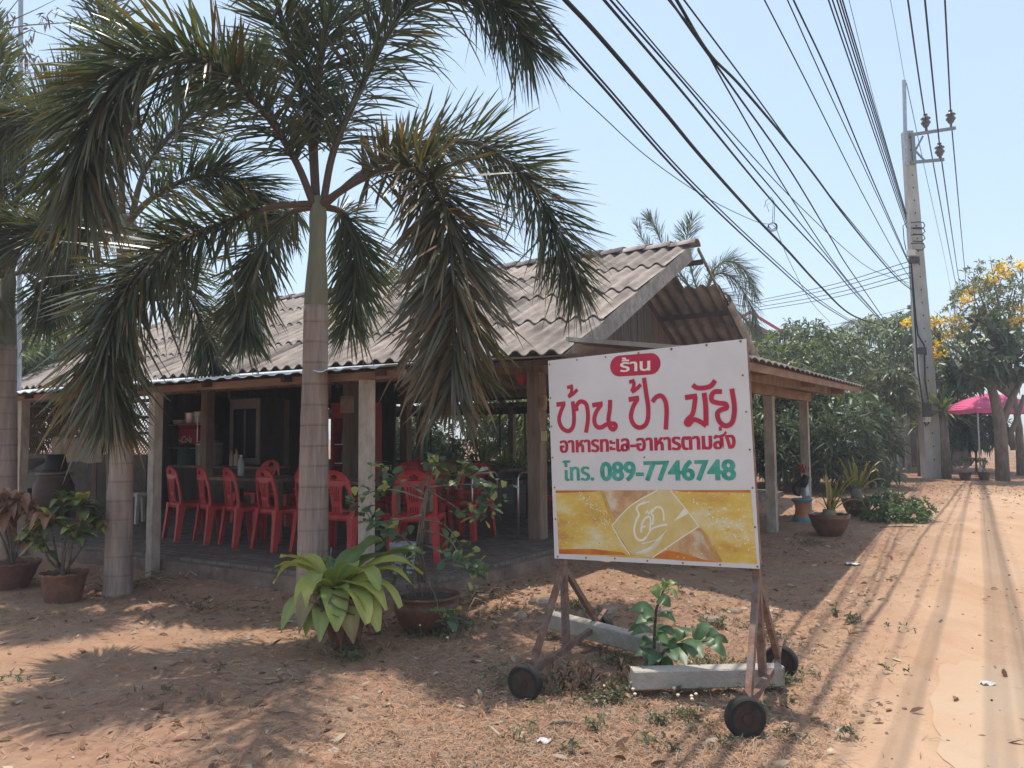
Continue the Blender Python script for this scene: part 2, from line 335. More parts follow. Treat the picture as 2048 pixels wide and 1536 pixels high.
def house_shell():
    b = MB(OFF); b.box((-12.0, 11.65, .03), (15.52, 12.92, .44)); o = hpart(b, 'floor_slab', floor_mat())
    k = MB(OFF); k.box((-12.0, 5.14, .02), (15.5, .1, .40)); k.box((-4.19, 11.6, .02), (.1, 12.98, .40)); k.build('slab_edge', mk('slab_edge', (.17, .115, .09), (.27, .19, .15), 4, .95, .6, 25, c3=(.10, .07, .06), s3=3), o)
    # main roof, two slopes of four overlapping rows
    pitch, amp = .262, .034
    ps = np.arange(P_L, P_R+.001, pitch/10)
    rng = np.random.RandomState(3)
    for side in (0, 1):
        b = MB(OFF); rows = 4
        for r in range(rows):
            s0, s1 = r/rows, (r+1)/rows+.02
            p_end = P_R
            if side == 1: p_end = P_R+.18 if r < 3 else P_R-.55
            pp = [p for p in np.arange(P_L, p_end+.001, pitch/10)]
            shade = {}
            lines = []
            for s, lift in ((s0, .045), (s1, .0)):
                ln = []
                for p in pp:
                    q = Q_E+(Q_R-Q_E)*s if side == 0 else (2*Q_R-Q_E)-(Q_R-Q_E)*s
                    ln.append((p, q, Z_E+dzp(p)+(Z_R-Z_E)*s+lift+wave(p, pitch, amp)))
                lines.append(ln)
            lo = [(x, y+(-.004 if side == 0 else .004), z-.014) for x, y, z in lines[0]]
            base = len(b.v)
            for ln in ([lo, lines[0]], lines):
                n0 = len(b.v); b.grid(ln, flip=(side == 1))
                for i in range(n0, len(b.v)):
                    x = b.v[i][0]; k = int((x+60)/(pitch*2)); key = (k, r, side)
                    if key not in shade: shade[key] = .70+.55*rng.rand()
                    s = shade[key]; b.c[i] = (s, s*.99, s*.97)
        o = hpart(b, 'roof', M['tile'], smooth=True)
        o['label'] = 'near slope of grey corrugated tiles' if side == 0 else 'far slope of tiles with a stepped end'
        if side == 0: near = o
    # ridge caps
    b = MB(OFF); p = P_R+.12; i = 0
    while p > P_L:
        n = 8; A = []; 
        for pp_, rr, dz in ((p, .155, .03), (p-.5, .135, .0)):
            A.append([(pp_, Q_R+rr*1.15*math.cos(math.pi*k/n), Z_R-.035+dzp(pp_)+dz+rr*.75*math.sin(math.pi*k/n)+.01*math.sin(k*2.4)) for k in range(n+1)])
        A.insert(0, [(x, y+(Q_R-y)*.1, z-.02) for x, y, z in A[0]])
        s = .98 if i < 3 else .62+.3*rng.rand(); b.col = (s*1.5, s*1.5, s*1.5) if i < 3 else (s, s, s)
        b.grid(A, flip=True); p -= .46; i += 1
    b.col = None
    b.build('ridge_cap', M['tile'], near, smooth=True)
    # purlins and rafters under the roof
    for side in (0, 1):
        for s in (.05, .34, .62, .93):
            q = Q_E+(Q_R-Q_E)*s if side == 0 else (2*Q_R-Q_E)-(Q_R-Q_E)*s
            b = MB(OFF); z = Z_E+(Z_R-Z_E)*s-.085; b.beam((P_L+.1, q, z), (P_R-.06 if not side else P_R+.1, q, z), .05, .09); hpart(b, 'purlin', M['darkwood'])
    b = MB(OFF); b.beam((P_L, Q_R, Z_R-.22), (P_R-.25, Q_R, Z_R-.22), .07, .18); hpart(b, 'ridge_beam', M['wood'])
    for p in (-5.75, -8.2, -11.4, -14.6, -17.8):
        for sg in (1, -1):
            b = MB(OFF); b.beam((p, Q_R-sg*(Q_R-Q_E+.1), Z_E-.21), (p, Q_R-sg*.05, Z_R-.19), .06, .12); hpart(b, 'rafter', M['darkwood'])
    # barge boards on the lane-side gable
    b = MB(OFF); n = Vector((0, Q_R-Q_E, Z_R-Z_E)).normalized(); d = Vector((0, -n.z, n.y))
    a0 = Vector((P_R-.03, Q_E-.02, Z_E-.02)); a1 = Vector((P_R-.03, Q_R, Z_R-.02))
    b.beam(a0-d*.13, a1-d*.13, .03, .25, up=(0, -n.z, n.y)); hpart(b, 'barge_board', M['greywood'])
    b = MB(OFF); b.beam((P_R+.12, Q_R+.02, Z_R-.08), (P_R+.12, 2*Q_R-Q_E+.05, Z_E-.06), .03, .06); hpart(b, 'barge_board', M['wood'])
    b = MB(OFF)
    for i in range(12):   # curled side sheet that caps the far verge
        pass
    A = []
    for s in np.linspace(.0, .70, 8):
        q = (2*Q_R-Q_E)-(Q_R-Q_E)*s; z = Z_E+(Z_R-Z_E)*s
        A.append([(P_R+.18+.12*math.sin(math.pi*k/6*.9)-.02, q, z+.04-.13*(1-math.cos(math.pi*k/6*.9))) for k in range(7)])
    b.grid(A); hpart(b, 'verge_sheet', M['greywood'], smooth=True)
    # plank gable wall
    b = MB(OFF); pw = -5.75; qs = np.arange(Q_E+.3, 2*Q_R-Q_E-.2, .11)
    for q in qs:
        zt = Z_R-abs(q+.055-Q_R)*SL-.16
        if zt > 2.62: b.box((pw+.006*math.sin(q*40), q+.052, (2.55+zt)/2), (.022, .104, zt-2.55))
    hpart(b, 'gable_wall', mk('green_brown_planks', (.075, .07, .058), (.15, .125, .10), 7, .85, .3, 30, stretch=(1, 1, .15), c3=(.16, .10, .075), s3=1.3, lo3=.5, hi3=.6))
    # eave beam ring
    for a, c in (((P_L, 8.3), (-4.7, 8.3)), ((P_L, 18.0), (-4.7, 18.0)), ((-4.83, 8.42), (-4.83, 17.9)), ((P_L, 13.15), (-5.0, 13.15))):
        b = MB(OFF); b.beam((*a, 2.36), (*c, 2.36), .09, .15); hpart(b, 'beam', M['wood'])
    # timber posts
    for p, q, w in ((-4.83, 8.3, .175), (-7.95, 8.3, .16), (-11.2, 8.3, .15), (-14.4, 8.3, .15), (-17.6, 8.3, .15), (-9.17, 11.0, .15), (-12.4, 11.0, .15), (-5.2, 13.15, .15),
                    (-4.83, 17.9, .15), (-8.0, 17.9, .15), (-11.2, 17.9, .15), (-14.4, 17.9, .15), (-17.6, 17.9, .15)):
        b = MB(OFF); b.box((p, q, (2.29+.25)/2), (w, w, 2.04)); hpart(b, 'post', M['wood'])
    # concrete posts under the awning
    for p in (-4.62, -7.64, -10.4, -13.6, -17.0):
        z0 = float(gz(*HW(p, 5.03)[:2]))-.05
        b = MB(OFF); b.box((p, 5.02, (2.0+z0)/2), (.10, .10, 2.0-z0))
        for z in np.arange(.4, 2.0, .33): b.box((p, 4.969, z), (.012, .004, .012))
        o = hpart(b, 'post', M['post_conc'])
    b = MB(OFF); b.beam((-18.6, 5.02, 2.035), (-4.2, 5.02, 2.035), .05, .07); hpart(b, 'beam', M['redwood'])
    for p in np.arange(-18.2, -4.2, 1.15):
        b = MB(OFF); b.beam((p, 4.9, 2.045), (p, 8.33, 2.41), .045, .06); hpart(b, 'rafter', M['darkwood'])
    # metal awning
    b = MB(OFF); prof = []
    for p in np.arange(-18.6, -4.14, .05):
        k = (p/.2) % 1.0; prof.append((p, .016*(1 if k < .3 else (1-(k-.3)/.12 if k < .42 else (0 if k < .88 else (k-.88)/.12)))))
    A = [[(p, q, z+dz+dzp(p)*(q-4.72)/3.7) for p, dz in prof] for q, z in ((4.72, 2.06), (4.72, 2.07), (6.5, 2.27), (8.42, 2.478))]
    b.grid(A); hpart(b, 'awning', M['zinc'])
house_shell()
def side_roof():
    B0, C0 = (-1.86, 7.07, 2.20), (-1.91, 14.5, 2.30); A0, D0 = (-4.36, 8.2, 2.64), (-4.36, 14.5, 2.66)
    b = MB(OFF); n = 28*10; A = []
    for s, dz in ((0, -.018), (0, 0), (.5, 0), (1, 0)):
        ln = []
        for i in range(n+1):
            u = i/n; lo = Vector(B0).lerp(Vector(C0), u); hi = Vector(A0).lerp(Vector(D0), u); q = lo.lerp(hi, s)
            ln.append((q.x, q.y, q.z+dz+.03*abs(math.sin(math.pi*28*u))**.7-.01))
        A.append(ln)
    b.col = (1, 1, 1); b.grid(A, flip=True)
    o = hpart(b, 'side_roof', M['tile'], smooth=True)
    b = MB(OFF); b.beam((-4.3, 8.22, 2.66), (-1.95, 7.14, 2.25), .15, .05); o2 = b.build('verge_sheet', M['conc'], o)
    b = MB(OFF); b.beam((-4.3, 8.3, 2.55), (-1.95, 7.2, 2.13), .04, .11); b.build('barge_board', M['redwood'], o)
    b = MB(OFF); b.beam((-1.95, 7.1, 2.135), (-1.98, 14.3, 2.235), .03, .08); b.build('fascia', M['redwood'], o)
    b = MB(OFF); b.beam((-2.3, 7.25, 2.13), (-2.34, 14.6, 2.225), .07, .13); b.build('purlin', M['wood'], o)
    b = MB(OFF); b.beam((-3.4, 8.0, 2.33), (-3.4, 14.4, 2.39), .07, .11); b.build('purlin', M['wood'], o)
    b = MB(OFF); b.beam((-2.74, 8.3, 2.11), (-2.74, 14.05, 2.125), .08, .14); b.build('beam', M['redwood'], o)
    for q in (8.6, 11.26, 13.6):
        z0 = float(gz(*HW(-2.74, q)[:2]))-.05
        b = MB(OFF); b.box((-2.74, q, (2.04+z0)/2), (.13, .13, 2.04-z0)); b.build('post', M['post_conc'], o)
        b = MB(OFF); b.beam((-2.1, q, 2.19), (-4.75, q, 2.42), .06, .10); b.build('rafter', M['redwood'], o)
side_roof()
def house_walls():
    blk = mk('stained_block', (.13, .105, .09), (.21, .175, .15), 4, .9, .4, 30, c3=(.085, .06, .05), s3=2)
    # kitchen front wall: low block wall with lattice above
    b = MB(OFF); b.box((-15.9, 8.3, .745), (6.2, .12, .99)); hpart(b, 'kitchen_wall', blk)
    for s in range(4):
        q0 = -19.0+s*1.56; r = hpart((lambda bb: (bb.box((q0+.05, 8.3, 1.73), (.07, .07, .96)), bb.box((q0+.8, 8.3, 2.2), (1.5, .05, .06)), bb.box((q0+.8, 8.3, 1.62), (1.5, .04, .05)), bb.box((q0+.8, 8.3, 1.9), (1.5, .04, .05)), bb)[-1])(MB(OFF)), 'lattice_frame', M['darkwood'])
        b = MB(OFF)
        for i in np.arange(-.9, 1.5, .09):
            for sg in (1, -1):
                x0, x1 = (i, i+.9) if sg > 0 else (i+.9, i)
                t0 = max(0, (0-min(x0, x1))/.9); 
                pa = Vector((q0+.1+x0, 8.3, 1.25)); pb = Vector((q0+.1+x1, 8.3, 2.15)); lo, hi = q0+.1, q0+1.55
                d = pb-pa; ts = sorted([(lo-pa.x)/d.x, (hi-pa.x)/d.x]); ta, tb = max(0, ts[0]), min(1, ts[1])
                if tb-ta > .05: b.beam(pa+d*ta+Vector((0, .006*sg, 0)), pa+d*tb+Vector((0, .006*sg, 0)), .010, .010)
        b.build('lattice', mk('wire_lattice', (.20, .12, .09), (.28, .18, .13), 9, .8) if s == 0 else bpy.data.materials['wire_lattice'], r)
    b = MB(OFF)
    for i in range(14): b.box((-12.77, 8.4+i*.2, 1.3), (.04, .192, 2.06))
    hpart(b, 'partition', M['darkwood'])
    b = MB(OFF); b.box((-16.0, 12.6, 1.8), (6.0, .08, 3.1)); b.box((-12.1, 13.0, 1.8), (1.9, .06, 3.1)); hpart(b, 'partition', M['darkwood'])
    # rear wall: low sill with openings
    b = MB(OFF); b.box((-11.9, 17.9, .52), (14.0, .1, .54)); hpart(b, 'rear_wall', blk)
    b = MB(OFF); b.box((-11.9, 17.9, .81), (14.0, .16, .05)); hpart(b, 'sill', M['black'])
    for p in np.arange(-18, -4.9, .8):
        b = MB(OFF); b.box((p, 17.92, 1.55), (.035, .035, 1.46)); hpart(b, 'window_bar', M['darkwood'])
    b = MB(OFF); b.box((-11.9, 17.9, 2.2), (14.0, .07, .18)); hpart(b, 'beam', M['darkwood'])
house_walls()
# ---------------------------------------------------------------- the wheeled signboard
def z1(x, y): return (1080+x*.3189, 660+y*.3190)
def sign_frame():
    c = [(1092, 722), (1487, 678), (1525, 1138), (1113, 1117)]   # TL TR BR BL
    r = [np.array(ray(*p)) for p in c]
    # TL + BR = TR + BL : find the depths that make the panel a true parallelogram
    A = np.stack([r[0], -r[1], r[2]], 1); k = np.linalg.solve(A, r[3])
    t = np.array([k[0], k[1], k[2], 1.0]); s = 4.47/((t[1]*r[1][1]+t[2]*r[2][1])/2)
    P = [np.array(CAM_P)+r[i]*t[i]*s for i in range(4)]
    return [Vector(p) for p in P]
S_TL, S_TR, S_BR, S_BL = sign_frame()
S_U = ((S_TR-S_TL)+(S_BR-S_BL))/2; S_W = S_U.length; S_U.normalize()
S_V = ((S_TL-S_BL)+(S_TR-S_BR))/2; S_V = (S_V-S_U*S_V.dot(S_U)); S_H = ((S_TL-S_BL)+(S_TR-S_BR)).length/2; S_V.normalize()
S_N = S_U.cross(S_V)                                    # towards the lane
S_O = (S_TL+S_TR+S_BR+S_BL)/4-S_U*S_W/2-S_V*S_H/2
def s_uv(px, py):
    d = ray(px, py); t = (S_O-CAM_P).dot(S_N)/d.dot(S_N); P = CAM_P+d*t-S_O; return P.dot(S_U), P.dot(S_V)
foot_l = (gnd(1131, 1318)); foot_r = (gnd(1524, 1392))
sign_base = (foot_l+foot_r)/2
sign = empty('wheeled_signboard', sign_base, 0, 'big white signboard with red and green Thai lettering on a rusty wheeled frame', 'sign')
def s3(u, v, n=0.0): return S_O+S_U*u+S_V*v+S_N*n
def stroke(b, pts, w, h0, smooth=True, w_end=None, n=None):
    """a brush stroke on the board; pts in board metres"""
    P = catmull([(*p, 0) for p in pts], n or max(2, (len(pts)-1)*(7 if smooth and len(pts) > 2 else 1)+1))[:, :2]
    T = np.gradient(P, axis=0); T = T/np.maximum(np.linalg.norm(T, axis=1, keepdims=True), 1e-9); Nn = np.stack([-T[:, 1], T[:, 0]], 1)
    vs = []
    for i, (p, nn) in enumerate(zip(P, Nn)):
        ww = w if w_end is None else w+(w_end-w)*i/(len(P)-1); h = h0+.0007*i/len(P)
        for sg in (1, -1):
            q = p+nn*sg*ww/2; vs.append(s3(q[0], q[1], h))
    b.add(vs, [(2*i, 2*i+1, 2*i+3, 2*i+2) for i in range(len(P)-1)])
def zs(pts): return [s_uv(*z1(*p)) for p in pts]
def poly(b, pts, h): b.add([s3(u, v, h) for u, v in pts], [tuple(range(len(pts)))])
def text_on(b, body, a, c, height, h, ref='H', bold=.0, heavy=(), slant=0.0):
    """font outlines mapped between board points a (left end of baseline) and c (right end)"""
    cu = bpy.data.curves.new('t', 'FONT'); cu.body = body; cu.size = 1; cu.offset = bold; cu.resolution_u = 3
    o = bpy.data.objects.new('t', cu); me = bpy.data.meshes.new_from_object(o)
    V = np.array([v.co[:2] for v in me.vertices]); F = [tuple(p.vertices) for p in me.polygons]
    x0, x1 = V[:, 0].min(), V[:, 0].max()
    a = np.array(a); c = np.array(c); L = np.linalg.norm(c-a); e = (c-a)/L; nn = np.array([-e[1], e[0]])
    X = (V[:, 0]-x0)/(x1-x0)*L+V[:, 1]*height*slant; Y = V[:, 1]*height
    b.add([s3(*(a+e*x+nn*y), h) for x, y in zip(X, Y)], F)
    for k, dx in enumerate(heavy): b.add([s3(*(a+e*(x+dx)+nn*y), h+.00015*(k+1)) for x, y in zip(X, Y)], F)
    bpy.data.objects.remove(o); bpy.data.curves.remove(cu); bpy.data.meshes.remove(me)
M['hub'] = mk('hub_dark', (.035, .022, .018), (.075, .045, .035), 18, .8)
def build_sign():
    white = mk('sign_white', (.62, .57, .54), (.68, .63, .60), 2.5, .42, spec=.4, c3=(.55, .50, .46), s3=1.7, lo3=.55, hi3=.85)
    red = mk('sign_red', (.42, .018, .05), (.50, .03, .065), 6, .5); green = mk('sign_green', (.03, .26, .19), (.09, .38, .29), 14, .5)
    cream = mk('sign_cream', (.80, .72, .62), None, rough=.5)
    def part(b, n, m, par=sign):
        b.off = sign_base if par is sign else sign_base; return b
    b = MB(sign_base); 
    vs = [s3(u, v, n) for n in (0, -.004) for u, v in ((0, 0), (S_W, 0), (S_W, S_H), (0, S_H))]
    b.add(vs, [(0, 1, 2, 3), (7, 6, 5, 4), (0, 4, 5, 1), (1, 5, 6, 2), (2, 6, 7, 3), (3, 7, 4, 0)]); panel = b.build('sign_panel', white, sign)
    # steel edge behind the panel
    b = MB(sign_base)
    for a, c in (((.02, .02), (.02, S_H-.02)), ((S_W-.02, .02), (S_W-.02, S_H-.02)), ((.02, .02), (S_W-.02, .02)), ((.02, S_H-.02), (S_W-.02, S_H-.02)), ((.02, S_H/2), (S_W-.02, S_H/2))):
        b.beam(s3(*a, -.025), s3(*c, -.025), .04, .04, up=S_N)
    b.build('panel_frame', M['rust'], sign)
    # red pill with the white word
    b = MB(sign_base); c0, c1 = zs([(500, 226)])[0], zs([(693, 212)])[0]; rad = (np.array(zs([(500, 226)])[0])-np.array(zs([(496, 292)])[0])); rad = np.linalg.norm(rad)
    e = np.array(c1)-np.array(c0); an = math.atan2(e[1], e[0]); pl = []
    for k in range(15): t = an+math.pi/2+math.pi*k/14; pl.append((c0[0]+rad*math.cos(t), c0[1]+rad*math.sin(t)))
    for k in range(15): t = an-math.pi/2+math.pi*k/14; pl.append((c1[0]+rad*math.cos(t), c1[1]+rad*math.sin(t)))
    poly(b, pl, .0012); pill = b.build('red_plaque', red, panel)
    b = MB(sign_base); a, c = zs([(503, 262), (690, 252)]); text_on(b, 'ร้าน', a, c, .105, .0026, bold=.014, heavy=(.003,)); b.build('lettering', cream, panel)
    # big red brush letters
    BIG = [
        [(103, 468), (160, 461)], [(150, 468), (131, 512), (120, 562), (138, 612), (178, 634), (207, 606), (214, 545), (206, 447)],
        [(170, 362), (207, 350)], [(199, 354), (198, 388), (180, 420)], [(178, 420), (208, 400), (236, 373)],
        [(232, 508), (229, 478), (250, 450), (281, 455), (297, 487), (301, 562), (289, 644)],
        [(328, 472), (394, 462)], [(384, 468), (353, 515), (341, 562), (352, 600), (382, 611), (424, 590), (466, 588), (476, 606), (460, 624), (440, 608), (430, 560), (438, 500), (441, 438)],
        [(556, 436), (622, 426)], [(612, 434), (585, 482), (571, 545), (590, 594), (626, 612), (662, 594), (678, 550), (679, 480), (667, 400), (653, 300)],
        [(560, 328), (594, 316)], [(588, 320), (589, 352), (576, 386)], [(576, 390), (606, 370), (634, 342)],
        [(706, 452), (726, 424), (758, 412), (784, 440), (795, 502), (790, 624)],
        [(910, 424), (986, 413)], [(975, 420), (968, 478), (956, 530), (927, 560), (917, 584), (936, 592), (962, 562), (1000, 572), (1044, 600)], [(1030, 394), (1040, 480), (1042, 598)],
        [(958, 344), (985, 362), (1030, 363), (1073, 350), (1100, 316)],
        [(1142, 386), (1096, 388), (1076, 414), (1083, 446), (1122, 458), (1164, 464), (1170, 488), (1138, 500), (1114, 522), (1124, 570), (1160, 600), (1196, 590), (1214, 555), (1220, 480), (1204, 368)]]
    b = MB(sign_base)
    for i, st in enumerate(BIG):
        w = .047 if len(st) > 3 else .050
        stroke(b, zs(st), w*(.78 if i in (2, 3, 4, 10, 11, 12) else 1)*.62, .0012+.00012*i)
    b.build('lettering', red, panel)
    # the two lines of smaller lettering
    b = MB(sign_base)
    a, c = zs([(128, 768), (1190, 744)]); text_on(b, 'อาหารทะเล-อาหารตามส', a, zs([(1156, 744)])[0], .140, .0013, bold=.016, heavy=(-.004, .004))
    text_on(b, 'ง', zs([(1166, 743)])[0], zs([(1226, 741)])[0], .140, .0014, bold=.016, heavy=(-.004, .004))
    stroke(b, zs([(1098, 662), (1120, 668), (1150, 660), (1168, 638)]), .014, .0016); stroke(b, zs([(1130, 606), (1132, 632)]), .018, .0018)
    b.build('lettering', red, panel)
    b = MB(sign_base)
    text_on(b, 'โทร.', zs([(148, 944)])[0], zs([(338, 942)])[0], .158, .0013, bold=.010, heavy=(-.004, .004))
    text_on(b, '089-7746748', zs([(382, 943)])[0], zs([(1228, 938)])[0], .166, .0013, bold=.022, heavy=(-.004, .004))
    b.build('lettering', green, panel)
    # screws
    for x, y in ((50, 216), (232, 188), (412, 170), (618, 146), (825, 120), (1045, 95), (1258, 66), (58, 428), (64, 605), (78, 800), (92, 988), (97, 1185), (112, 1420), (290, 1428), (470, 1432), (674, 1447), (897, 1461), (1130, 1474), (1382, 1484), (1272, 284), (1294, 513), (1316, 750), (1334, 990), (1356, 1236), (655, 798)):
        u, v = zs([(x, y)])[0]; u = min(max(u, .012), S_W-.012); v = min(max(v, .012), S_H-.012); r = .006 if y > 150 else .008
        b = MB(sign_base); poly(b, [(u+r*math.cos(k*.785), v+r*math.sin(k*.785)) for k in range(8)], .0028); b.build('screw', M['rust'], panel)
    # printed drink poster
    pm = bpy.data.materials.new('drink_print'); pm.use_nodes = True; t = pm.node_tree; bs = t.nodes['Principled BSDF']; bs.inputs['Roughness'].default_value = .35
    tc = nd(t, 'ShaderNodeTexCoord'); mp = nd(t, 'ShaderNodeMapping'); mp.inputs['Scale'].default_value = (1, 1, 2.2); t.links.new(tc.outputs['Object'], mp.inputs[0])
    nz = nd(t, 'ShaderNodeTexNoise'); nz.inputs['Scale'].default_value = 2.6; nz.inputs['Detail'].default_value = 7; nz.inputs['Roughness'].default_value = .62; t.links.new(mp.outputs[0], nz.inputs['Vector'])
    rp = nd(t, 'ShaderNodeValToRGB'); e = rp.color_ramp.elements; e[0].position = .30; e[0].color = (.46, .19, .04, 1); e[1].position = .74; e[1].color = (.74, .66, .52, 1)
    for p_, c_ in ((.41, (.62, .36, .05, 1)), (.52, (.68, .46, .09, 1)), (.60, (.69, .54, .26, 1))): x = e.new(p_); x.color = c_
    t.links.new(nz.outputs[0], rp.inputs[0])
    n2 = nd(t, 'ShaderNodeTexNoise'); n2.inputs['Scale'].default_value = 22; n2.inputs['Detail'].default_value = 8; n2.inputs['Roughness'].default_value = .75; t.links.new(mp.outputs[0], n2.inputs['Vector'])
    r2 = nd(t, 'ShaderNodeMapRange'); r2.inputs[1].default_value = .56; r2.inputs[2].default_value = .72; t.links.new(n2.outputs[0], r2.inputs[0])
    m2 = nd(t, 'ShaderNodeMix', data_type='RGBA'); m2.inputs[7].default_value = (.76, .68, .52, 1); t.links.new(r2.outputs[0], m2.inputs[0]); t.links.new(rp.outputs[0], m2.inputs[6]); t.links.new(m2.outputs[2], bs.inputs['Base Color'])
    orange = mk('print_orange', (.44, .22, .10), (.62, .38, .19), 14, .4, c3=(.66, .56, .42), s3=9, lo3=.52, hi3=.72); yellow = mk('print_yellow', (.60, .40, .10), (.68, .52, .22), 5, .4, c3=(.66, .58, .38), s3=3)
    dred = mk('print_red', (.48, .09, .02), (.62, .22, .03), 6, .35); pale = mk('print_pale', (.82, .74, .60), None, rough=.35); amber = mk('print_amber', (.42, .20, .04), (.60, .36, .12), 10, .35)
    cols = [pm, orange, yellow, dred, pale, amber]
    b = MB(sign_base); A, B_, C, D = [s_uv(*z1(*p)) for p in ((97, 1005), (1322, 1003), (1362, 1468), (120, 1403))]
    b.mi = 0; n = 12
    b.grid([[s3(*( (np.array(A)*(1-i/n)+np.array(B_)*i/n)*(1-j/n)+(np.array(D)*(1-i/n)+np.array(C)*i/n)*j/n), .001) for j in range(n+1)] for i in range(n+1)], flip=True)
    b.mi = 3; poly(b, zs([(118, 1375), (330, 1372), (520, 1395), (545, 1412), (300, 1408), (120, 1402)]), .0012); poly(b, zs([(98, 1006), (380, 1006), (330, 1016), (99, 1022)])[::-1], .0012)
    poly(b, zs([(820, 1004), (1320, 1004), (1321, 1020), (900, 1016)])[::-1], .0012); poly(b, zs([(700, 1428), (800, 1380), (900, 1400), (1030, 1440), (1148, 1458), (900, 1446)]), .0016)
    b.mi = 1; poly(b, zs([(372, 1006), (560, 1006), (700, 1006), (820, 1006), (1000, 1230), (1080, 1320), (1148, 1456), (930, 1440), (700, 1426), (560, 1410), (455, 1218), (430, 1150), (400, 1060)])[::-1], .0013)
    b.mi = 5; poly(b, zs([(376, 1008), (400, 1008), (470, 1190), (455, 1215), (420, 1130)]), .00145); poly(b, zs([(1000, 1235), (1020, 1250), (1146, 1452), (1100, 1446)]), .00145)
    b.mi = 2; poly(b, zs([(815, 1006), (995, 1226), (850, 1325), (700, 1425), (575, 1408), (455, 1225), (520, 1150), (600, 1080), (735, 1006)]), .0017)
    b.mi = 4
    for i, st in enumerate(([(452, 1226), (520, 1148), (600, 1080), (735, 1006)], [(818, 1006), (905, 1110), (998, 1230)], [(998, 1230), (850, 1328), (705, 1427)], [(452, 1226), (505, 1320), (566, 1410)])):
        stroke(b, zs(st), .007, .0019+i*.0001)
    for i, (st, w, we) in enumerate(([([(660, 1078), (620, 1098), (608, 1120), (622, 1160), (606, 1190), (592, 1250), (606, 1305), (640, 1318), (668, 1300)], .012, .016)]
        + [([(640, 1090), (690, 1074)], .012, .005), ([(636, 1270), (640, 1220), (662, 1180), (690, 1172), (694, 1210), (690, 1258)], .012, .012), ([(640, 1240), (662, 1228)], .010, .010), ([(662, 1150), (676, 1132), (682, 1152), (706, 1120)], .008, .008),
           ([(706, 1222), (712, 1168), (700, 1150), (728, 1112), (762, 1116), (776, 1150), (778, 1196)], .012, .012), ([(668, 1300), (700, 1250), (750, 1228), (800, 1220)], .008, .014), ([(640, 1340), (740, 1310), (800, 1250)], .006, .003)])):
        stroke(b, zs(st), w, .0022+i*.0001, w_end=we)
    for i in range(5): stroke(b, zs([(600+i*14, 1400), (690+i*12, 1360-i*3), (760+i*6, 1290-i*6)]), .0035, .0023+i*.0001)
    poly(b, zs([(840, 1200), (905, 1118), (930, 1150)]), .0021)
    rg = np.random.RandomState(5)
    for k in range(420):     # splash specks of the print
        side = rg.rand()
        if side < .4: x = 290+rg.randn()*60+(k % 7)*24; y = 1030+(x-250)*.95+rg.randn()*26
        elif side < .7: x = 900+rg.rand()*420; y = 1020+(x-900)*.75+rg.randn()*38
        else: x, y = 110+rg.rand()*1200, 1015+rg.rand()*430
        if not (110 < x < 1310 and 1015 < y < 1395+(x-110)*.045): continue
        if 470 < x < 960 and 1020 < y < 1400 and abs((x-700)*.55+(y-1215)) < 190 and side > .4: continue
        u, v = zs([(x, y)])[0]; r = .0015+.004*rg.rand()**2; a0 = rg.rand()*6; b.mi = 4 if rg.rand() < .68 else 5
        poly(b, [(u+r*(1+.5*math.sin(k+j))*math.cos(a0+j*1.05), v+r*math.sin(a0+j*1.05)) for j in range(6)], .0031+.000001*k)
    b.build('drink_poster', cols, panel)
    # legs, braces, wheels
    def bar(name, p, q, w=.038):
        b = MB(sign_base); b.beam(p, q, w, w, up=S_N); return b.build(name, M['rust'], sign)
    wh = {'LN': ((1050, 1350), 4.55, (-.45, -.89, 0)), 'RN': ((1490, 1419), 3.97, (.12, -.99, 0)), 'FR': ((1561, 1314), 4.89, (-.5, -.87, 0)), 'FL': ((1203, 1253), 5.7, (-.75, -.66, 0))}
    cen = {}
    for k, (px, D, n) in wh.items():
        c = at(*px, D); rad = .103; c.z = float(gz(c.x, c.y))+rad-.008; cen[k] = c
        n = Vector(n).normalized(); u = Vector((0, 0, 1)); s = u.cross(n); Mx = Matrix((s, u, n)).transposed()
        b = MB(sign_base); b.lathe([(.074, -.030), (.092, -.031), (.101, -.022), (.103, 0), (.101, .022), (.092, .031), (.074, .028)], 32, c, Mx); w = b.build('wheel', M['rubber'], sign, smooth=False)
        b = MB(sign_base); b.lathe([(.073, .0285), (.066, .020), (.028, .018), (.026, .034), (.010, .036)], 20, c, Mx); b.build('hub', M['hub'], w)
        b = MB(sign_base); b.lathe([(.073, -.0285), (.066, -.020), (.028, -.018), (.026, -.034), (.010, -.036)][::-1], 20, c, Mx)
        b.build('hub', M['hub'], w)
    for side, A, B in (('l', 'LN', 'FL'), ('r', 'RN', 'FR')):
        u = .035 if side == 'l' else S_W-.035
        top = s3(u, S_H-.05, -.055); low = s3(u, -.07, -.055); m = (cen[A]+cen[B])/2
        foot = Vector((low.x+(low.x-top.x)*.35, low.y+(low.y-top.y)*.35, .13)); k = (low.z-.13)/(top.z-low.z); foot = low+(low-top)*k
        bar('leg', top, foot, .040)
        ax = (cen[B]-cen[A]); ax.z = 0; ax.normalize(); dz = Vector((0, 0, .03))
        a_ = cen[A]+dz+ax*.085; b_ = cen[B]+dz-ax*.085
        bar('base_bar', a_, b_, .034); bar('brace', low+Vector((0, 0, .02)), a_+Vector((0, 0, .02)), .034); bar('brace', low+Vector((0, 0, .01)), b_+Vector((0, 0, .02)), .034)
        for K, q in ((A, a_), (B, b_)):
            n = Vector(wh[K][2]).normalized()
            bb = MB(sign_base); t0 = cen[K]+Vector((0, 0, .118)); back = -n*.045
            bb.beam(cen[K]+back, t0+back, .03, .006, up=n); bb.beam(t0+back*1.1, q+Vector((0, 0, .03)), .03, .02); bb.build('caster_fork', M['rust'], sign)
build_sign()
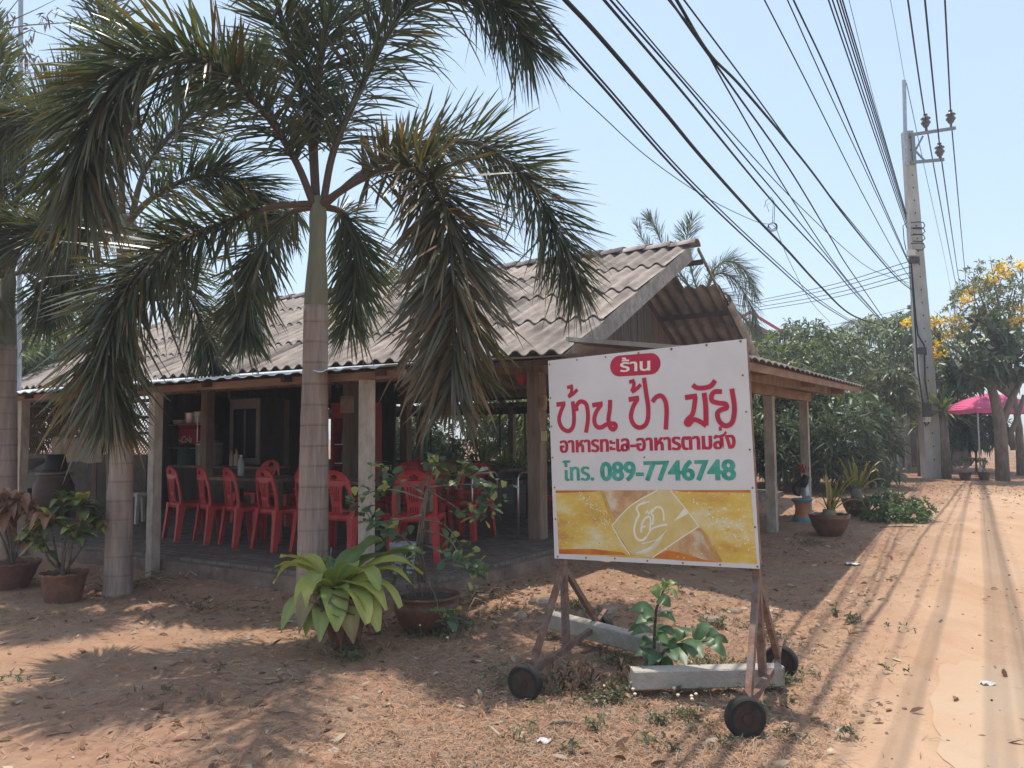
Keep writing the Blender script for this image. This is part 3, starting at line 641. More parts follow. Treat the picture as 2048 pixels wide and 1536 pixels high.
# concrete beams lying at its feet
def beam_thing(pl, pr, zl, zr, w, h, label):
    a, c = gnd(*pl), gnd(*pr); m = (a+c)/2
    o = MB(m); o.beam((a.x, a.y, zl+h/2), (c.x, c.y, zr+h/2), w, h)
    me = o.build('concrete_beam', M['conc'], None, loc=m); tag(me, label, 'beam', 'concrete beams on the ground by the signboard')
    bv = me.modifiers.new('b', 'BEVEL'); bv.width = .008; bv.segments = 1
    return me
beam_thing((1100, 1276), (1330, 1330), .10, .05, .10, .115, 'grey concrete beam slanting behind the sapling by the left sign leg')
beam_thing((1262, 1390), (1562, 1380), .035, .035, .11, .11, 'grey concrete beam lying behind the front right sign wheel')
# ---------------------------------------------------------------- utility pole and its cables
D_P = 22.5
def pole():
    B = at(1866, 957, D_P); T = at(1814, 264, D_P)
    B.z -= .3
    root = empty('utility_pole', B, 0, 'tall tapered concrete utility pole leaning beside the sandy lane', 'pole')
    b = MB(B); ax = (T-B).normalized(); b.beam(B, T, .50, .34, up=(0, 1, 0), w2=.26, h2=.22)
    sh = b.build('shaft', mk('pole_concrete', (.36, .335, .30), (.47, .44, .40), 6, .9, .3, 40, c3=(.27, .245, .215), s3=1.2, stretch=(1, 1, .3)), root)
    for k in range(26):
        f = .08+k*.036; Q = B.lerp(T, f); b = MB(B); b.box(Q+Vector((0, -(.34*(1-f)+.22*f)/2-.002, 0)), (.035, .006, .045)); b.build('bolt_hole', M['black'], sh)
    def P(px, py, dn=-.16): return at(px, py, D_P+dn)
    b = MB(B); b.beam(P(1812, 330), P(1808, 160), .09, .06); b.build('top_iron', M['steel'], root)
    b = MB(B); b.beam(P(1820, 270), P(1911, 256), .05, .09, up=(0, 0, 1)); b.beam(P(1822, 325), P(1888, 319), .05, .09)
    b.beam(P(1825, 268), P(1829, 328), .10, .06); b.beam(P(1831, 300), P(1846, 272), .03, .05); b.beam(P(1831, 302), P(1850, 322), .03, .05); b.build('crossarm', mk('grey_steel_arm', (.17, .20, .21), (.24, .27, .28), 5, .6, metal=.3), root)
    for px, py in ((1852, 260), (1902, 252), (1880, 318)):
        c = P(px, py-3); b = MB(B); k = 1.0
        b.lathe([(.03, -.10), (.035, .02), (.08, .06), (.09, .10), (.13, .15), (.135, .18), (.09, .24), (.07, .27), (.14, .29), (.13, .31), (.06, .36), (.05, .40), (.06, .43)], 14, c)
        b.build('insulator', mk('brown_porcelain', (.07, .05, .048), (.10, .075, .07), 4, .35, spec=.5), root, smooth=True)
    def boxpart(nm, x0, y0, x1, y1, dep, m, dn=-.30):
        a, c = P(x0, y0, dn), P(x1, y1, dn); mid = (a+c)/2; b = MB(B); b.box(mid, (abs(c.x-a.x), dep, abs(a.z-c.z))); b.build(nm, m, root)
    dk = mk('grey_box', (.055, .05, .05), (.085, .08, .08), 6, .6); lt = mk('pale_box', (.55, .52, .46), (.63, .60, .54), 6, .6)
    boxpart('meter_box', 1815, 500, 1829, 512, .14, lt); boxpart('switch_box', 1820, 514, 1837, 526, .15, dk, -.27); boxpart('switch_box', 1837, 695, 1851, 708, .14, dk, -.29); boxpart('switch_box', 1846, 806, 1861, 834, .16, dk, -.31); boxpart('meter_box', 1848, 834, 1860, 844, .15, lt, -.31)
    b = MB(B); d = -.27
    for st in ([(1822, 520), (1832, 640), (1836, 670), (1848, 690), (1850, 698)], [(1823, 530), (1830, 650), (1836, 740), (1846, 810)], [(1849, 706), (1850, 760), (1857, 806)], [(1848, 842), (1852, 852), (1857, 846), (1861, 830)]):
        b.tube([P(x, y, d) for x, y in st], .022, 6)
    for y in (445, 456, 470, 487):
        b.tube([P(1822, y, d), P(1836, y-1, d), P(1847, y, d), P(1850, y+7, d), P(1844, y+13, d), P(1826, y+12, d)], .016, 5)
    b.tube([P(1812, 446, d), P(1806, 452, d), P(1808, 480, d), P(1812, 500, d)], .012, 5)
    b.build('wiring', M['cable'], root)
pole()
GW = 'overhead cables along the lane'
def cable(pts, D0z, D1, r, label, ext=18, group=GW, zmode=True):
    """image points seen along one vertical plane: the first at height D0z (or distance), the last at distance D1"""
    (xa, ya), (xb, yb) = pts[0], pts[-1]; ra = ray(xa, ya)
    A = CAM_P+ra*((D0z-1.5)/ra.z) if zmode else at(xa, ya, D0z); B = at(xb, yb, D1)
    n = Vector((B.y-A.y, -(B.x-A.x), 0)); L = []
    for x, y in pts:
        d = ray(x, y); den = d.dot(n)
        L.append(CAM_P+d*((A-CAM_P).dot(n)/den) if abs(den) > 1e-6 else None)
    L[0] = A; L[-1] = B
    # keep the distances growing smoothly
    P = catmull([tuple(q) for q in L], max(8, 8*len(L)))
    P = [Vector(q) for q in P]
    if ext: 
        e = (A-B); e.z = 0; e.normalize(); P = [A+e*ext+Vector((0, 0, .35))]+[A+e*ext*.5+Vector((0, 0, .02))]+P
    m = P[0]; b = MB(m); b.tube(P, r, 5)
    o = b.build('overhead_cable', M['cable'], None, smooth=True, loc=m); tag(o, label, 'cable', group); return o
CAB = [
    ([(1050, 0), (1200, 168), (1380, 369), (1544, 524), (1640, 606), (1720, 655)], 4.7, 25, .012, 'lowest thick black cable, leftmost of the bundle at the top edge'),
    ([(1063, 0), (1205, 163), (1386, 366), (1549, 521), (1645, 604), (1724, 655)], 4.75, 25, .009, 'thin black cable running just right of the leftmost thick cable'),
    ([(1130, 0), (1200, 75), (1324, 219), (1407, 319), (1515, 439), (1574, 500), (1640, 572), (1704, 630), (1767, 652)], 5.0, 24, .020, 'thickest black cable bundle, passing above the roof ridge end'),
    ([(1208, 0), (1366, 186), (1544, 402), (1657, 525), (1710, 588), (1767, 648)], 5.2, 24, .013, 'thick black cable, left one of the pair right of the thickest bundle'),
    ([(1221, 0), (1382, 184), (1490, 315), (1560, 398), (1662, 522), (1713, 585), (1769, 647)], 5.25, 24, .010, 'black cable, right one of the pair right of the thickest bundle'),
    ([(1233, 0), (1407, 203), (1593, 406), (1722, 525), (1775, 552), (1822, 567)], 5.4, 22.3, .007, 'thin black cable sagging to the pole below its upper box'),
    ([(1337, 0), (1399, 79), (1457, 182), (1573, 381), (1668, 525), (1720, 590), (1771, 648)], 5.6, 24, .009, 'black cable crossing under the twisted cable pair'),
    ([(1340, 0), (1407, 96), (1475, 190), (1580, 340), (1664, 480), (1690, 525), (1735, 590), (1773, 646)], 5.65, 24, .012, 'black cable that leaves the twisted pair and drops behind the trees'),
    ([(1353, 0), (1419, 108), (1490, 182), (1614, 331), (1690, 433), (1765, 525), (1800, 562), (1823, 580)], 5.8, 22.3, .016, 'thick black cable reaching the pole just under its upper box'),
    ([(1368, 0), (1510, 190), (1643, 370), (1767, 521), (1802, 558), (1823, 577)], 5.9, 22.3, .009, 'thin black cable running beside the thick cable to the pole'),
    ([(1529, 0), (1614, 166), (1726, 389), (1800, 525), (1820, 556)], 6.4, 22.3, .010, 'single black cable standing apart in the open sky left of the pole'),
    ([(1575, 0), (1655, 178), (1738, 356), (1809, 509), (1819, 528)], 6.8, 22.3, .010, 'black cable, left of the two that meet beside the pole box'),
    ([(1587, 0), (1662, 160), (1742, 352), (1810, 507), (1820, 526)], 6.85, 22.3, .014, 'black cable, right of the two that meet beside the pole box'),
    ([(1781, 0), (1796, 82), (1809, 158)], 12.6, 22.4, .008, 'thin ground wire meeting the very tip of the pole'),
    ([(1698, 0), (1752, 214), (1813, 428)], 8.2, 22.3, .006, 'thinnest wire right of the five parallel wires'),
]
for i, (pts, z, D, r, lab) in enumerate(CAB): cable(pts, 1.5+(z-1.5)*(.78 if i < 10 else 1), D, r*.85, lab)
for i, (x0, y1) in enumerate(((1657, 455), (1665, 447), (1674, 440), (1680, 434), (1685, 428))):
    cable([(x0, 0), (x0+(1813-x0)*.5, y1*.5), (1813, y1)], 7.9, 22.3, .012, 'black wire, one of five parallel low voltage wires leading to the pole')
for (x0, y0, x1, y1, x2, y2, w) in ((1816, 0, 1852, 246, 1925, 625, 'left insulator of the upper crossarm'), (1850, 0, 1880, 297, 1928, 615, 'insulator of the lower crossarm'), (1890, 0, 1902, 236, 1936, 600, 'outer insulator of the upper crossarm')):
    A = at(x1, y1, D_P-.16); B = at(x2, y2, 75); r0 = ray(x0, y0); Z = CAM_P+r0*((A.z-1.5+.0)/r0.z)
    P = [Z+(Z-A).normalized()*16]+[Z.lerp(A, k/6)-Vector((0, 0, .10*math.sin(math.pi*k/6))) for k in range(7)]+[A.lerp(B, k/8)-Vector((0, 0, .55*math.sin(math.pi*k/8))) for k in range(1, 9)]
    b = MB(P[0]); b.tube(P, .021, 5); tag(b.build('overhead_cable', M['cable'], None, smooth=True, loc=P[0]), 'power line carried on the '+w, 'cable', GW)
cable([(1813, 166), (1850, 340), (1891, 525), (1905, 600)], 22.5, 75, .012, 'thin wire running on from the pole tip to the far trees', ext=0, zmode=False)
for i, (yl, yr) in enumerate(((601, 522), (606, 533), (614, 545), (620, 555))):
    cable([(1500, yl+3), (1660, (yl+yr)/2+9), (1821, yr)], 34, 22.5, .012, ('topmost', 'second', 'third', 'lowest')[i]+' of the four wires leaving the pole leftward over the trees', ext=0, group='wires leaving the pole leftward', zmode=False)
for i, (yl, yr) in enumerate(((664, 615), (670, 628))):
    cable([(1560, yl), (1700, (yl+yr)/2+4), (1819, yr)], 60, 60, .016, ('upper', 'lower')[i]+' of two faint far wires left of the pole above the trees', ext=0, group='far wires behind the trees', zmode=False)
cable([(1086, 118), (1140, 172), (1200, 228), (1290, 310), (1380, 375), (1450, 415), (1515, 444), (1548, 452), (1561, 480), (1580, 525), (1620, 600), (1660, 645)], 5.6, 26, .007, 'loose drop wire looping from the palm to the trees', ext=0)
def coil():
    c = at(1545, 452, 15); b = MB(c)
    for k in range(3): b.tube([c+Vector(((.075+.012*k)*math.cos(t), .02*math.sin(3*t+k), (.06+.012*k)*math.sin(t)-.012*k)) for t in np.linspace(0, 6.28, 18)], .007, 5)
    b.tube([c+Vector((.03, 0, .05)), c+Vector((.06, 0, .45)), c+Vector((.0, 0, .58)), c+Vector((-.12, 0, .5)), c+Vector((-.14, 0, .38))], .006, 5)
    b.tube([c+Vector((0, 0, .05)), c+Vector((.03, 0, .5)), c+Vector((-.1, 0, .42)), c+Vector((-.06, 0, .28))], .005, 5)
    tag(b.build('cable_coil', M['cable'], None, loc=c), 'small tangled coil of wire hanging among the cables', 'cable coil')
coil()
# ---------------------------------------------------------------- foxtail palms
def frond(G, pts, n=170, L=.52, wid=.040, seed=0, brown=.08, t0=.16, r0=.030, spread=1.0, hang=.55, curve_n=48, tipbrown=.4, green=(.070, .090, .060)):
    rg = np.random.RandomState(seed); P = catmull([tuple(p) for p in pts], curve_n)
    T = unit(np.gradient(P, axis=0)); up = np.array([0, 0, 1.]); S = np.cross(T, up); 
    bad = np.linalg.norm(S, axis=1) < .15; S[bad] = np.cross(T[bad], np.array([.3, 1, 0])); S = unit(S); U = unit(np.cross(S, T))
    # rachis
    s = np.linspace(0, 1, curve_n); rad = r0*(1-s)**.8+.004; k = 6; V = []
    for j in range(k):
        a = 2*math.pi*j/k; V.append(P+(S*math.cos(a)+U*math.sin(a))*rad[:, None]*np.array(1.0))
    V = np.stack(V, 1).reshape(-1, 3); i = np.arange(curve_n-1)[:, None]*k; j = np.arange(k)[None]; 
    Q = np.stack([i+j, i+(j+1) % k, i+k+(j+1) % k, i+k+j], -1).reshape(-1, 4)
    rc = np.array([.13, .085, .062])*(1-s)[:, None]+np.array([.07, .07, .04])*s[:, None]
    G.quads(V, Q, np.repeat(rc, k, 0), 1)
    # leaflets all round the rachis, thicker to the two sides
    N = int(n*2.35); t = t0+(1-t0)*np.sort(rg.rand(N))**.92; x = t*(curve_n-1); i0 = np.clip(x.astype(int), 0, curve_n-2); f = (x-i0)[:, None]
    B = P[i0]*(1-f)+P[i0+1]*f; t_ = T[i0]; s_ = S[i0]; u_ = U[i0]
    side = np.where(rg.rand(N) < .5, 0, math.pi); phi = side+(rg.rand(N)-.5)*2.9*spread+np.where(side == 0, .12, -.12)
    Rr = s_*np.cos(phi)[:, None]+u_*np.sin(phi)[:, None]
    al = np.radians(64-30*t+rg.randn(N)*7)[:, None]
    d = unit(t_*np.cos(al)+Rr*np.sin(al)+rg.randn(N, 3)*.07)
    prof = np.clip(.62+1.1*np.minimum(1, (t-t0)*3.5)*.40, 0, 1)*(1-.35*np.clip((t-.75)/.25, 0, 1)); ln = L*prof*(.8+.4*rg.rand(N))
    ks = np.array([0, .3, .62, .86, 1.0]); dr = hang*(.5+rg.rand(N)); dr[rg.rand(N) < .13] += 1.3
    pt = B[:, None]+d[:, None]*(ln[:, None]*ks)[..., None]; pt[..., 2] -= (dr*ln)[:, None]*ks**2.2*.30
    pt = B[:, None]+(pt-B[:, None])
    wdir = unit(np.cross(d, rg.randn(N, 3)*.35+u_*.6+np.array([0, 0, .35])))
    w = wid*.50*(.7+.5*rg.rand(N)); W = w[:, None]*np.array([.30, .95, 1.0, .6, .10])
    g = np.array(green); c = g*(.65+.75*rg.rand(N))[:, None]*np.array([1, 1, 1])+rg.rand(N)[:, None]*np.array([.010, .006, .0])
    br = rg.rand(N) < brown; c[br] = np.array([.17, .105, .05])*(.6+.7*rg.rand(br.sum()))[:, None]
    C = np.repeat(c[:, None], 5, 1); tb = rg.rand(N) < tipbrown; C[tb, 3:] = C[tb, 3:]*.35+np.array([.15, .10, .055])*.65; C[tb, 2] = C[tb, 2]*.75+np.array([.15, .10, .055])*.25
    G.strips(pt, wdir, W, C, 0)
M['palm_stem'] = mk('palm_stem', (.85, .85, .85), (1.1, 1.05, 1), 14, .7, .2, 40, tint=True)
def ringed_trunk_mat():
    m = mk('ringed_palm_trunk', (.29, .215, .18), (.42, .325, .275), 5, .9, .3, 30, stretch=(6, 6, .5), c3=(.14, .11, .10), s3=2.2, lo3=.5, hi3=.85)
    t = m.node_tree; b = t.nodes['Principled BSDF']; tc = nd(t, 'ShaderNodeTexCoord'); src = b.inputs['Base Color'].links[0].from_socket
    wv = nd(t, 'ShaderNodeTexWave', bands_direction='Z', wave_profile='SAW'); wv.inputs['Scale'].default_value = 1.75; wv.inputs['Distortion'].default_value = 1.6; wv.inputs['Detail'].default_value = 2; wv.inputs['Detail Scale'].default_value = .7; wv.inputs['Detail Roughness'].default_value = .6
    t.links.new(tc.outputs['Object'], wv.inputs['Vector'])
    rp = nd(t, 'ShaderNodeValToRGB'); e = rp.color_ramp.elements; e[0].position = 0; e[0].color = (.55, .51, .49, 1); e[1].position = .16; e[1].color = (1, 1, 1, 1)
    x = e.new(.055); x.color = (.72, .69, .67, 1); x = e.new(.85); x.color = (.93, .92, .91, 1)
    rn = nd(t, 'ShaderNodeTexNoise'); rn.inputs['Scale'].default_value = 2.3; rn.inputs['Detail'].default_value = 3; t.links.new(tc.outputs['Object'], rn.inputs['Vector'])
    rm = nd(t, 'ShaderNodeMapRange'); rm.inputs[1].default_value = .36; rm.inputs[2].default_value = .62; rm.inputs[3].default_value = .25; t.links.new(rn.outputs[0], rm.inputs[0])
    t.links.new(wv.outputs[0], rp.inputs[0]); mx = nd(t, 'ShaderNodeMix', data_type='RGBA', blend_type='MULTIPLY'); t.links.new(rm.outputs[0], mx.inputs[0])
    t.links.new(src, mx.inputs[6]); t.links.new(rp.outputs[0], mx.inputs[7]); t.links.new(mx.outputs[2], b.inputs['Base Color'])
    return m
M['trunk'] = ringed_trunk_mat()
M['shaft'] = mk('crownshaft', (.16, .165, .10), (.24, .225, .155), 3, .6, .15, 20, stretch=(4, 4, .6), c3=(.22, .16, .12), s3=2, lo3=.5, hi3=.75)
def foxtail(base, shaft_lo, crown, rads, fronds, label, seed, D0, name='foxtail_palm'):
    """fronds: lists of (px, py, D) after the crown point"""
    root = empty(name, base, 0, label, 'palm tree', 'foxtail palms in front of the restaurant')
    b = MB(base); n = 40; A = []
    def col(pts, rr, mat, nm, par, ring=0.0):
        b = MB(base); P = catmull([tuple(p) for p in pts], 46); r = np.interp(np.linspace(0, 1, 46), np.linspace(0, 1, len(rr)), rr)
        if ring: r = r*(1+ring*np.where((np.arange(46) % 3) == 0, -1, .3))
        b.tube(P, list(r), 20); return b.build(nm, mat, par, smooth=True)
    col([base-Vector((0, 0, .1)), base.lerp(shaft_lo, .5), shaft_lo], [rads[0]*1.12, rads[0]*1.0, rads[0]*.95, (rads[0]+rads[1])/2, rads[1], rads[1]*.98], M['trunk'], 'trunk', root, .012)
    top = crown+Vector((0, 0, .05))
    col([shaft_lo-Vector((0, 0, .02)), shaft_lo.lerp(crown, .5), top], [rads[1]*.96, rads[1]*.92, rads[1]*.82, rads[1]*.70, rads[1]*.66, rads[1]*.72, rads[1]*.5], M['shaft'], 'crownshaft', root)
    for i, (f, kw) in enumerate(fronds):
        G = Geo(); start = crown+Vector((0, 0, -.02)); pts = [start]+[at(x, y, D) for x, y, D in f]
        # petiole leaves the shaft near its skin
        o_ = (pts[1]-start); o_.z = 0; pts[0] = start+o_.normalized()*min(.05, o_.length*.3)
        frond(G, pts, seed=seed*50+i, **kw); G.build('frond', [M['palm_leaf'], M['palm_stem']], root, off=base)
    return root
DEN = dict(n=330, L=.56, wid=.042)
b1 = gnd(624, 1216); D1 = b1.y
p1 = [
 # big arching frond to the upper left, tip hanging
 ([(590, 320, D1-.15), (520, 215, D1-.5), (420, 130, D1-.9), (310, 115, D1-1.2), (220, 170, D1-1.35), (175, 270, D1-1.4), (160, 380, D1-1.35)], dict(n=430, L=.62, wid=.046, t0=.13, brown=.10, tipbrown=.5, hang=.6)),
 ([(618, 260, D1+.05), (588, 130, D1), (555, 10, D1-.3), (500, -150, D1-1.1), (440, -290, D1-2.1), (400, -330, D1-2.9)], dict(n=330, L=.60, t0=.12, brown=.03, tipbrown=.2, hang=.35)),
 ([(668, 300, D1-.05), (720, 180, D1-.1), (775, 70, D1-.15), (840, -20, D1-.25), (920, -45, D1-.35), (1000, 10, D1-.45), (1060, 95, D1-.5)], dict(n=470, L=.62, t0=.13, brown=.02, tipbrown=.25, hang=.5)),
 ([(715, 362, D1-.3), (790, 335, D1-.7), (850, 352, D1-1.0), (890, 420, D1-1.2), (905, 540, D1-1.3), (908, 660, D1-1.32), (904, 770, D1-1.3)], dict(n=400, L=.60, wid=.048, t0=.16, spread=.8, brown=.22, tipbrown=.75, hang=.25, green=(.078, .082, .058))),
 ([(740, 335, D1+.2), (850, 285, D1+.3), (970, 295, D1+.3), (1065, 380, D1+.25), (1120, 480, D1+.2), (1155, 570, D1+.2)], dict(n=400, L=.58, t0=.18, brown=.10, tipbrown=.6, hang=.3)),
 ([(540, 414, D1-.2), (440, 448, D1-.45), (345, 490, D1-.7), (270, 555, D1-.9), (228, 640, D1-1.0), (212, 740, D1-1.0), (225, 830, D1-.95)], dict(n=400, L=.60, wid=.046, t0=.16, spread=.8, brown=.10, tipbrown=.55, hang=.25, green=(.070, .088, .058))),
 ([(690, 430, D1+.25), (712, 490, D1+.4), (714, 560, D1+.45), (700, 650, D1+.4)], dict(n=230, L=.46, t0=.15, brown=.05, hang=.4)),
 ([(575, 430, D1+.35), (520, 500, D1+.6), (495, 590, D1+.7), (487, 680, D1+.7)], dict(n=260, L=.48, t0=.15, brown=.05, hang=.4)),
 ([(630, 250, D1+.05), (645, 110, D1-.1), (668, -30, D1-.05), (700, -150, D1), (750, -200, D1-.1)], dict(n=340, L=.56, t0=.14, brown=.02, hang=.3)),
]
foxtail(b1, at(632, 612, D1), at(637, 405, D1), (.133, .108), p1, 'tallest palm with a thick ringed trunk rising behind the birds nest fern', 1, D1)
b2 = gnd(236, 1188); D2 = b2.y
p2 = [
 ([(288, 345, D2+.1), (340, 270, D2+.2), (400, 205, D2+.2), (455, 150, D2+.1), (520, 120, D2)], dict(n=360, t0=.16, brown=.02, hang=.35)),
 ([(300, 400, D2-.1), (370, 360, D2-.2), (440, 352, D2-.2), (500, 385, D2-.15), (540, 440, D2-.1)], dict(n=300, t0=.2, brown=.03, hang=.5)),
 ([(290, 470, D2+.4), (350, 540, D2+.8), (400, 640, D2+1.0), (432, 735, D2+1.1)], dict(n=300, t0=.15, brown=.06, hang=.4)),
 ([(190, 455, D2-.2), (110, 470, D2-.4), (30, 470, D2-.5), (-60, 510, D2-.5)], dict(n=330, t0=.16, brown=.06, hang=.6)),
 ([(205, 360, D2+.1), (140, 260, D2+.2), (50, 230, D2+.2), (-40, 300, D2+.2), (-90, 400, D2+.2)], dict(n=380, t0=.2, brown=.03, hang=.55)),
 ([(240, 300, D2+.05), (225, 160, D2-.1), (205, 40, D2-.1), (180, -70, D2-.1), (140, -130, D2-.2)], dict(n=320, t0=.15, brown=.02, hang=.3)),
 ([(215, 420, D2+.6), (150, 480, D2+.9), (110, 560, D2+1.1), (95, 640, D2+1.1)], dict(n=240, t0=.15, brown=.06, hang=.5)),
]
foxtail(b2, at(246, 660, D2), at(250, 440, D2), (.125, .105), p2, 'middle palm whose trunk stands beside the croton pot at left', 2, D2)
b3 = gnd(4, 1150); D3 = b3.y
p3 = [
 ([(40, 545, D3+.1), (90, 538, D3+.2), (150, 560, D3+.2), (205, 610, D3+.2), (235, 680, D3+.2)], dict(n=260, L=.48, t0=.2, brown=.05, hang=.5)),
 ([(30, 420, D3), (60, 300, D3), (110, 200, D3-.1), (180, 130, D3-.2)], dict(n=300, t0=.25, brown=.03, hang=.4)),
 ([(-10, 430, D3-.2), (-50, 330, D3-.5), (-130, 280, D3-.8)], dict(n=260, t0=.2, brown=.03, hang=.4)),
 ([(5, 400, D3+.2), (0, 250, D3+.3), (-10, 130, D3+.3), (-40, 20, D3+.3)], dict(n=300, t0=.3, brown=.02, hang=.35, green=(.075, .095, .035))),
 ([(50, 470, D3+.4), (110, 420, D3+.7), (180, 410, D3+.9), (240, 450, D3+1.0)], dict(n=260, t0=.2, brown=.03, hang=.5)),
 ([(-30, 570, D3-.3), (-80, 640, D3-.5), (-110, 760, D3-.5)], dict(n=200, t0=.2, brown=.05, hang=.5)),
]
foxtail(b3, at(12, 690, D3), at(17, 545, D3), (.14, .115), p3, 'palm cut by the left edge of the picture', 3, D3)
def coconut():
    c = at(1405, 610, 27); base = Vector((c.x, c.y, .2))
    root = empty('coconut_palm', base, 0, 'coconut palm showing its crown behind the right end of the roof', 'palm tree')
    b = MB(base); b.tube([base, base+Vector((.1, 0, 2)), c], [.16, .13, .12], 10); b.build('trunk', M['bark'], root, smooth=True)
    D = 27
    for i, (f, n) in enumerate((([(1385, 550, D), (1372, 490, D), (1385, 440, D-.3)], 110), ([(1370, 560, D), (1330, 500, D), (1310, 455, D), (1300, 440, D)], 110), ([(1425, 545, D), (1455, 522, D), (1488, 540, D), (1510, 585, D)], 170), ([(1430, 550, D-.2), (1470, 560, D-.3), (1500, 610, D-.3), (1515, 660, D-.3)], 170),
              ([(1425, 580, D-.5), (1455, 620, D-.8), (1475, 670, D-.8), (1480, 720, D-.8)], 170), ([(1365, 560, D+.3), (1300, 500, D+.4), (1272, 450, D+.5)], 80), ([(1380, 600, D+1), (1350, 640, D+1), (1340, 700, D+1)], 120), ([(1440, 590, D+.5), (1490, 640, D+.6), (1525, 690, D+.6)], 140))):
        G = Geo(); frond(G, [c]+[at(x, y, d) for x, y, d in f], n=n, L=.75, wid=.05, seed=300+i, brown=.06, t0=.12, r0=.035, spread=.45, hang=.35, tipbrown=.2, green=(.075, .105, .055))
        G.build('frond', [M['palm_leaf'], M['palm_stem']], root, off=base)
coconut()
# ---------------------------------------------------------------- leaf clouds, trees, potted plants
def leafcloud(G, cen, ndir, L, W, col, rg, per=10, droop=.5, jit=.35, spread=.9, fold=True, mi=0):
    """clusters of pointed leaves: cen (n,3) cluster points, ndir (n,3) shoot directions"""
    n = len(cen); N = n*per; c = np.repeat(cen, per, 0); d0 = np.repeat(unit(ndir), per, 0)
    d = unit(d0*(1-spread*.45)+unit(rg.randn(N, 3))*spread); ln = L*(.6+.7*rg.rand(N))
    c = c+rg.randn(N, 3)*jit*L*.5
    ks = np.array([0, .28, .6, 1.0]); pt = c[:, None]+d[:, None]*(ln[:, None]*ks)[..., None]; pt[..., 2] -= (ln*droop*(.5+rg.rand(N)))[:, None]*ks**2
    wd_ = unit(np.cross(d, rg.randn(N, 3)*.6+np.array([0, 0, 1.])));
    Wd = (W*(.75+.5*rg.rand(N)))[:, None]*np.array([.18, .9, .95, .06])
    k = np.repeat(.65+.7*rg.rand(n), per)*(.8+.4*rg.rand(N)); C = np.asarray(col)[None]*k[:, None] if np.asarray(col).ndim == 1 else np.asarray(col)[rg.randint(0, len(col), N)]*k[:, None]
    G.strips(pt, wd_, Wd, C, mi)
def blob_points(blobs, n, rg, shell=.75):
    vol = np.array([b[1]**2 for b in blobs]); idx = rg.choice(len(blobs), n, p=vol/vol.sum())
    u = unit(rg.randn(n, 3)); rr = np.where(rg.rand(n) < shell, .75+.3*rg.rand(n), rg.rand(n)**.5)
    # lumps: push some directions out
    rr = rr*(1+.16*np.sin(u[:, 0]*7+idx*1.7)*np.sin(u[:, 2]*6+idx*.8)*np.cos(u[:, 1]*5))
    C = np.array([tuple(b[0]) for b in blobs])[idx]; Rd = np.array([b[1] for b in blobs])[idx]; sq = np.array([b[2] if len(b) > 2 else .85 for b in blobs])[idx]
    P = C+u*(rr*Rd)[:, None]*np.stack([np.ones(n), np.ones(n), sq], 1)
    return P, u
def tree(name, label, cat, base, trunk, blobs, n, L, W, col, seed, group=None, per=10, droop=.55, limbs=True, r=.14, flowers=None, bark='bark', zmin=None):
    rg = np.random.RandomState(seed); root = empty(name, base, 0, label, cat, group)
    b = MB(base); tp = [Vector(p) for p in trunk]; b.tube([base-Vector((0, 0, .1))]+tp, list(np.linspace(r, r*.55, len(tp)+1)), 9)
    if limbs:
        for bl in blobs:
            c = Vector(bl[0]); t = tp[-1]; mid = t.lerp(c, .5)+Vector((rg.randn()*.1, rg.randn()*.1, .1)); b.tube([t-Vector((0, 0, .15)), mid, c], [r*.5, r*.34, r*.12], 6)
            for k in range(4):
                u = Vector(unit(rg.randn(3))); b.tube([c, c+u*bl[1]*.5, c+u*bl[1]*.85+Vector((0, 0, .1))], [r*.14, r*.09, r*.03], 5)
    b.build('trunk', M[bark], root, smooth=True)
    P, u = blob_points(blobs, n, rg); 
    if zmin is not None: k = P[:, 2] > zmin+.1*rg.rand(len(P)); P, u = P[k], u[k]
    G = Geo(); leafcloud(G, P, u+np.array([0, 0, .25]), L, W, col, rg, per, droop); G.build('crown', M['leaf'], root, off=base)
    if flowers:
        pos, fr, fn, fc = flowers; G = Geo()
        for q in pos:
            c = np.array(q)+rg.randn(fn, 3)*fr*np.array([1, 1, .6]); leafcloud(G, c, rg.randn(fn, 3), .09*fr/.25, .07*fr/.25, fc, rg, 6, .2, .3, 1.0)
        G.build('blossom', M['petal'], root, off=base)
    return root
def B(px, py, D, r, sq=.85): return (at(px, py, D), r, sq)
MANGO = [(.085, .12, .048), (.12, .15, .062), (.06, .085, .04), (.19, .205, .10)]
GM = 'mango trees beyond the restaurant'
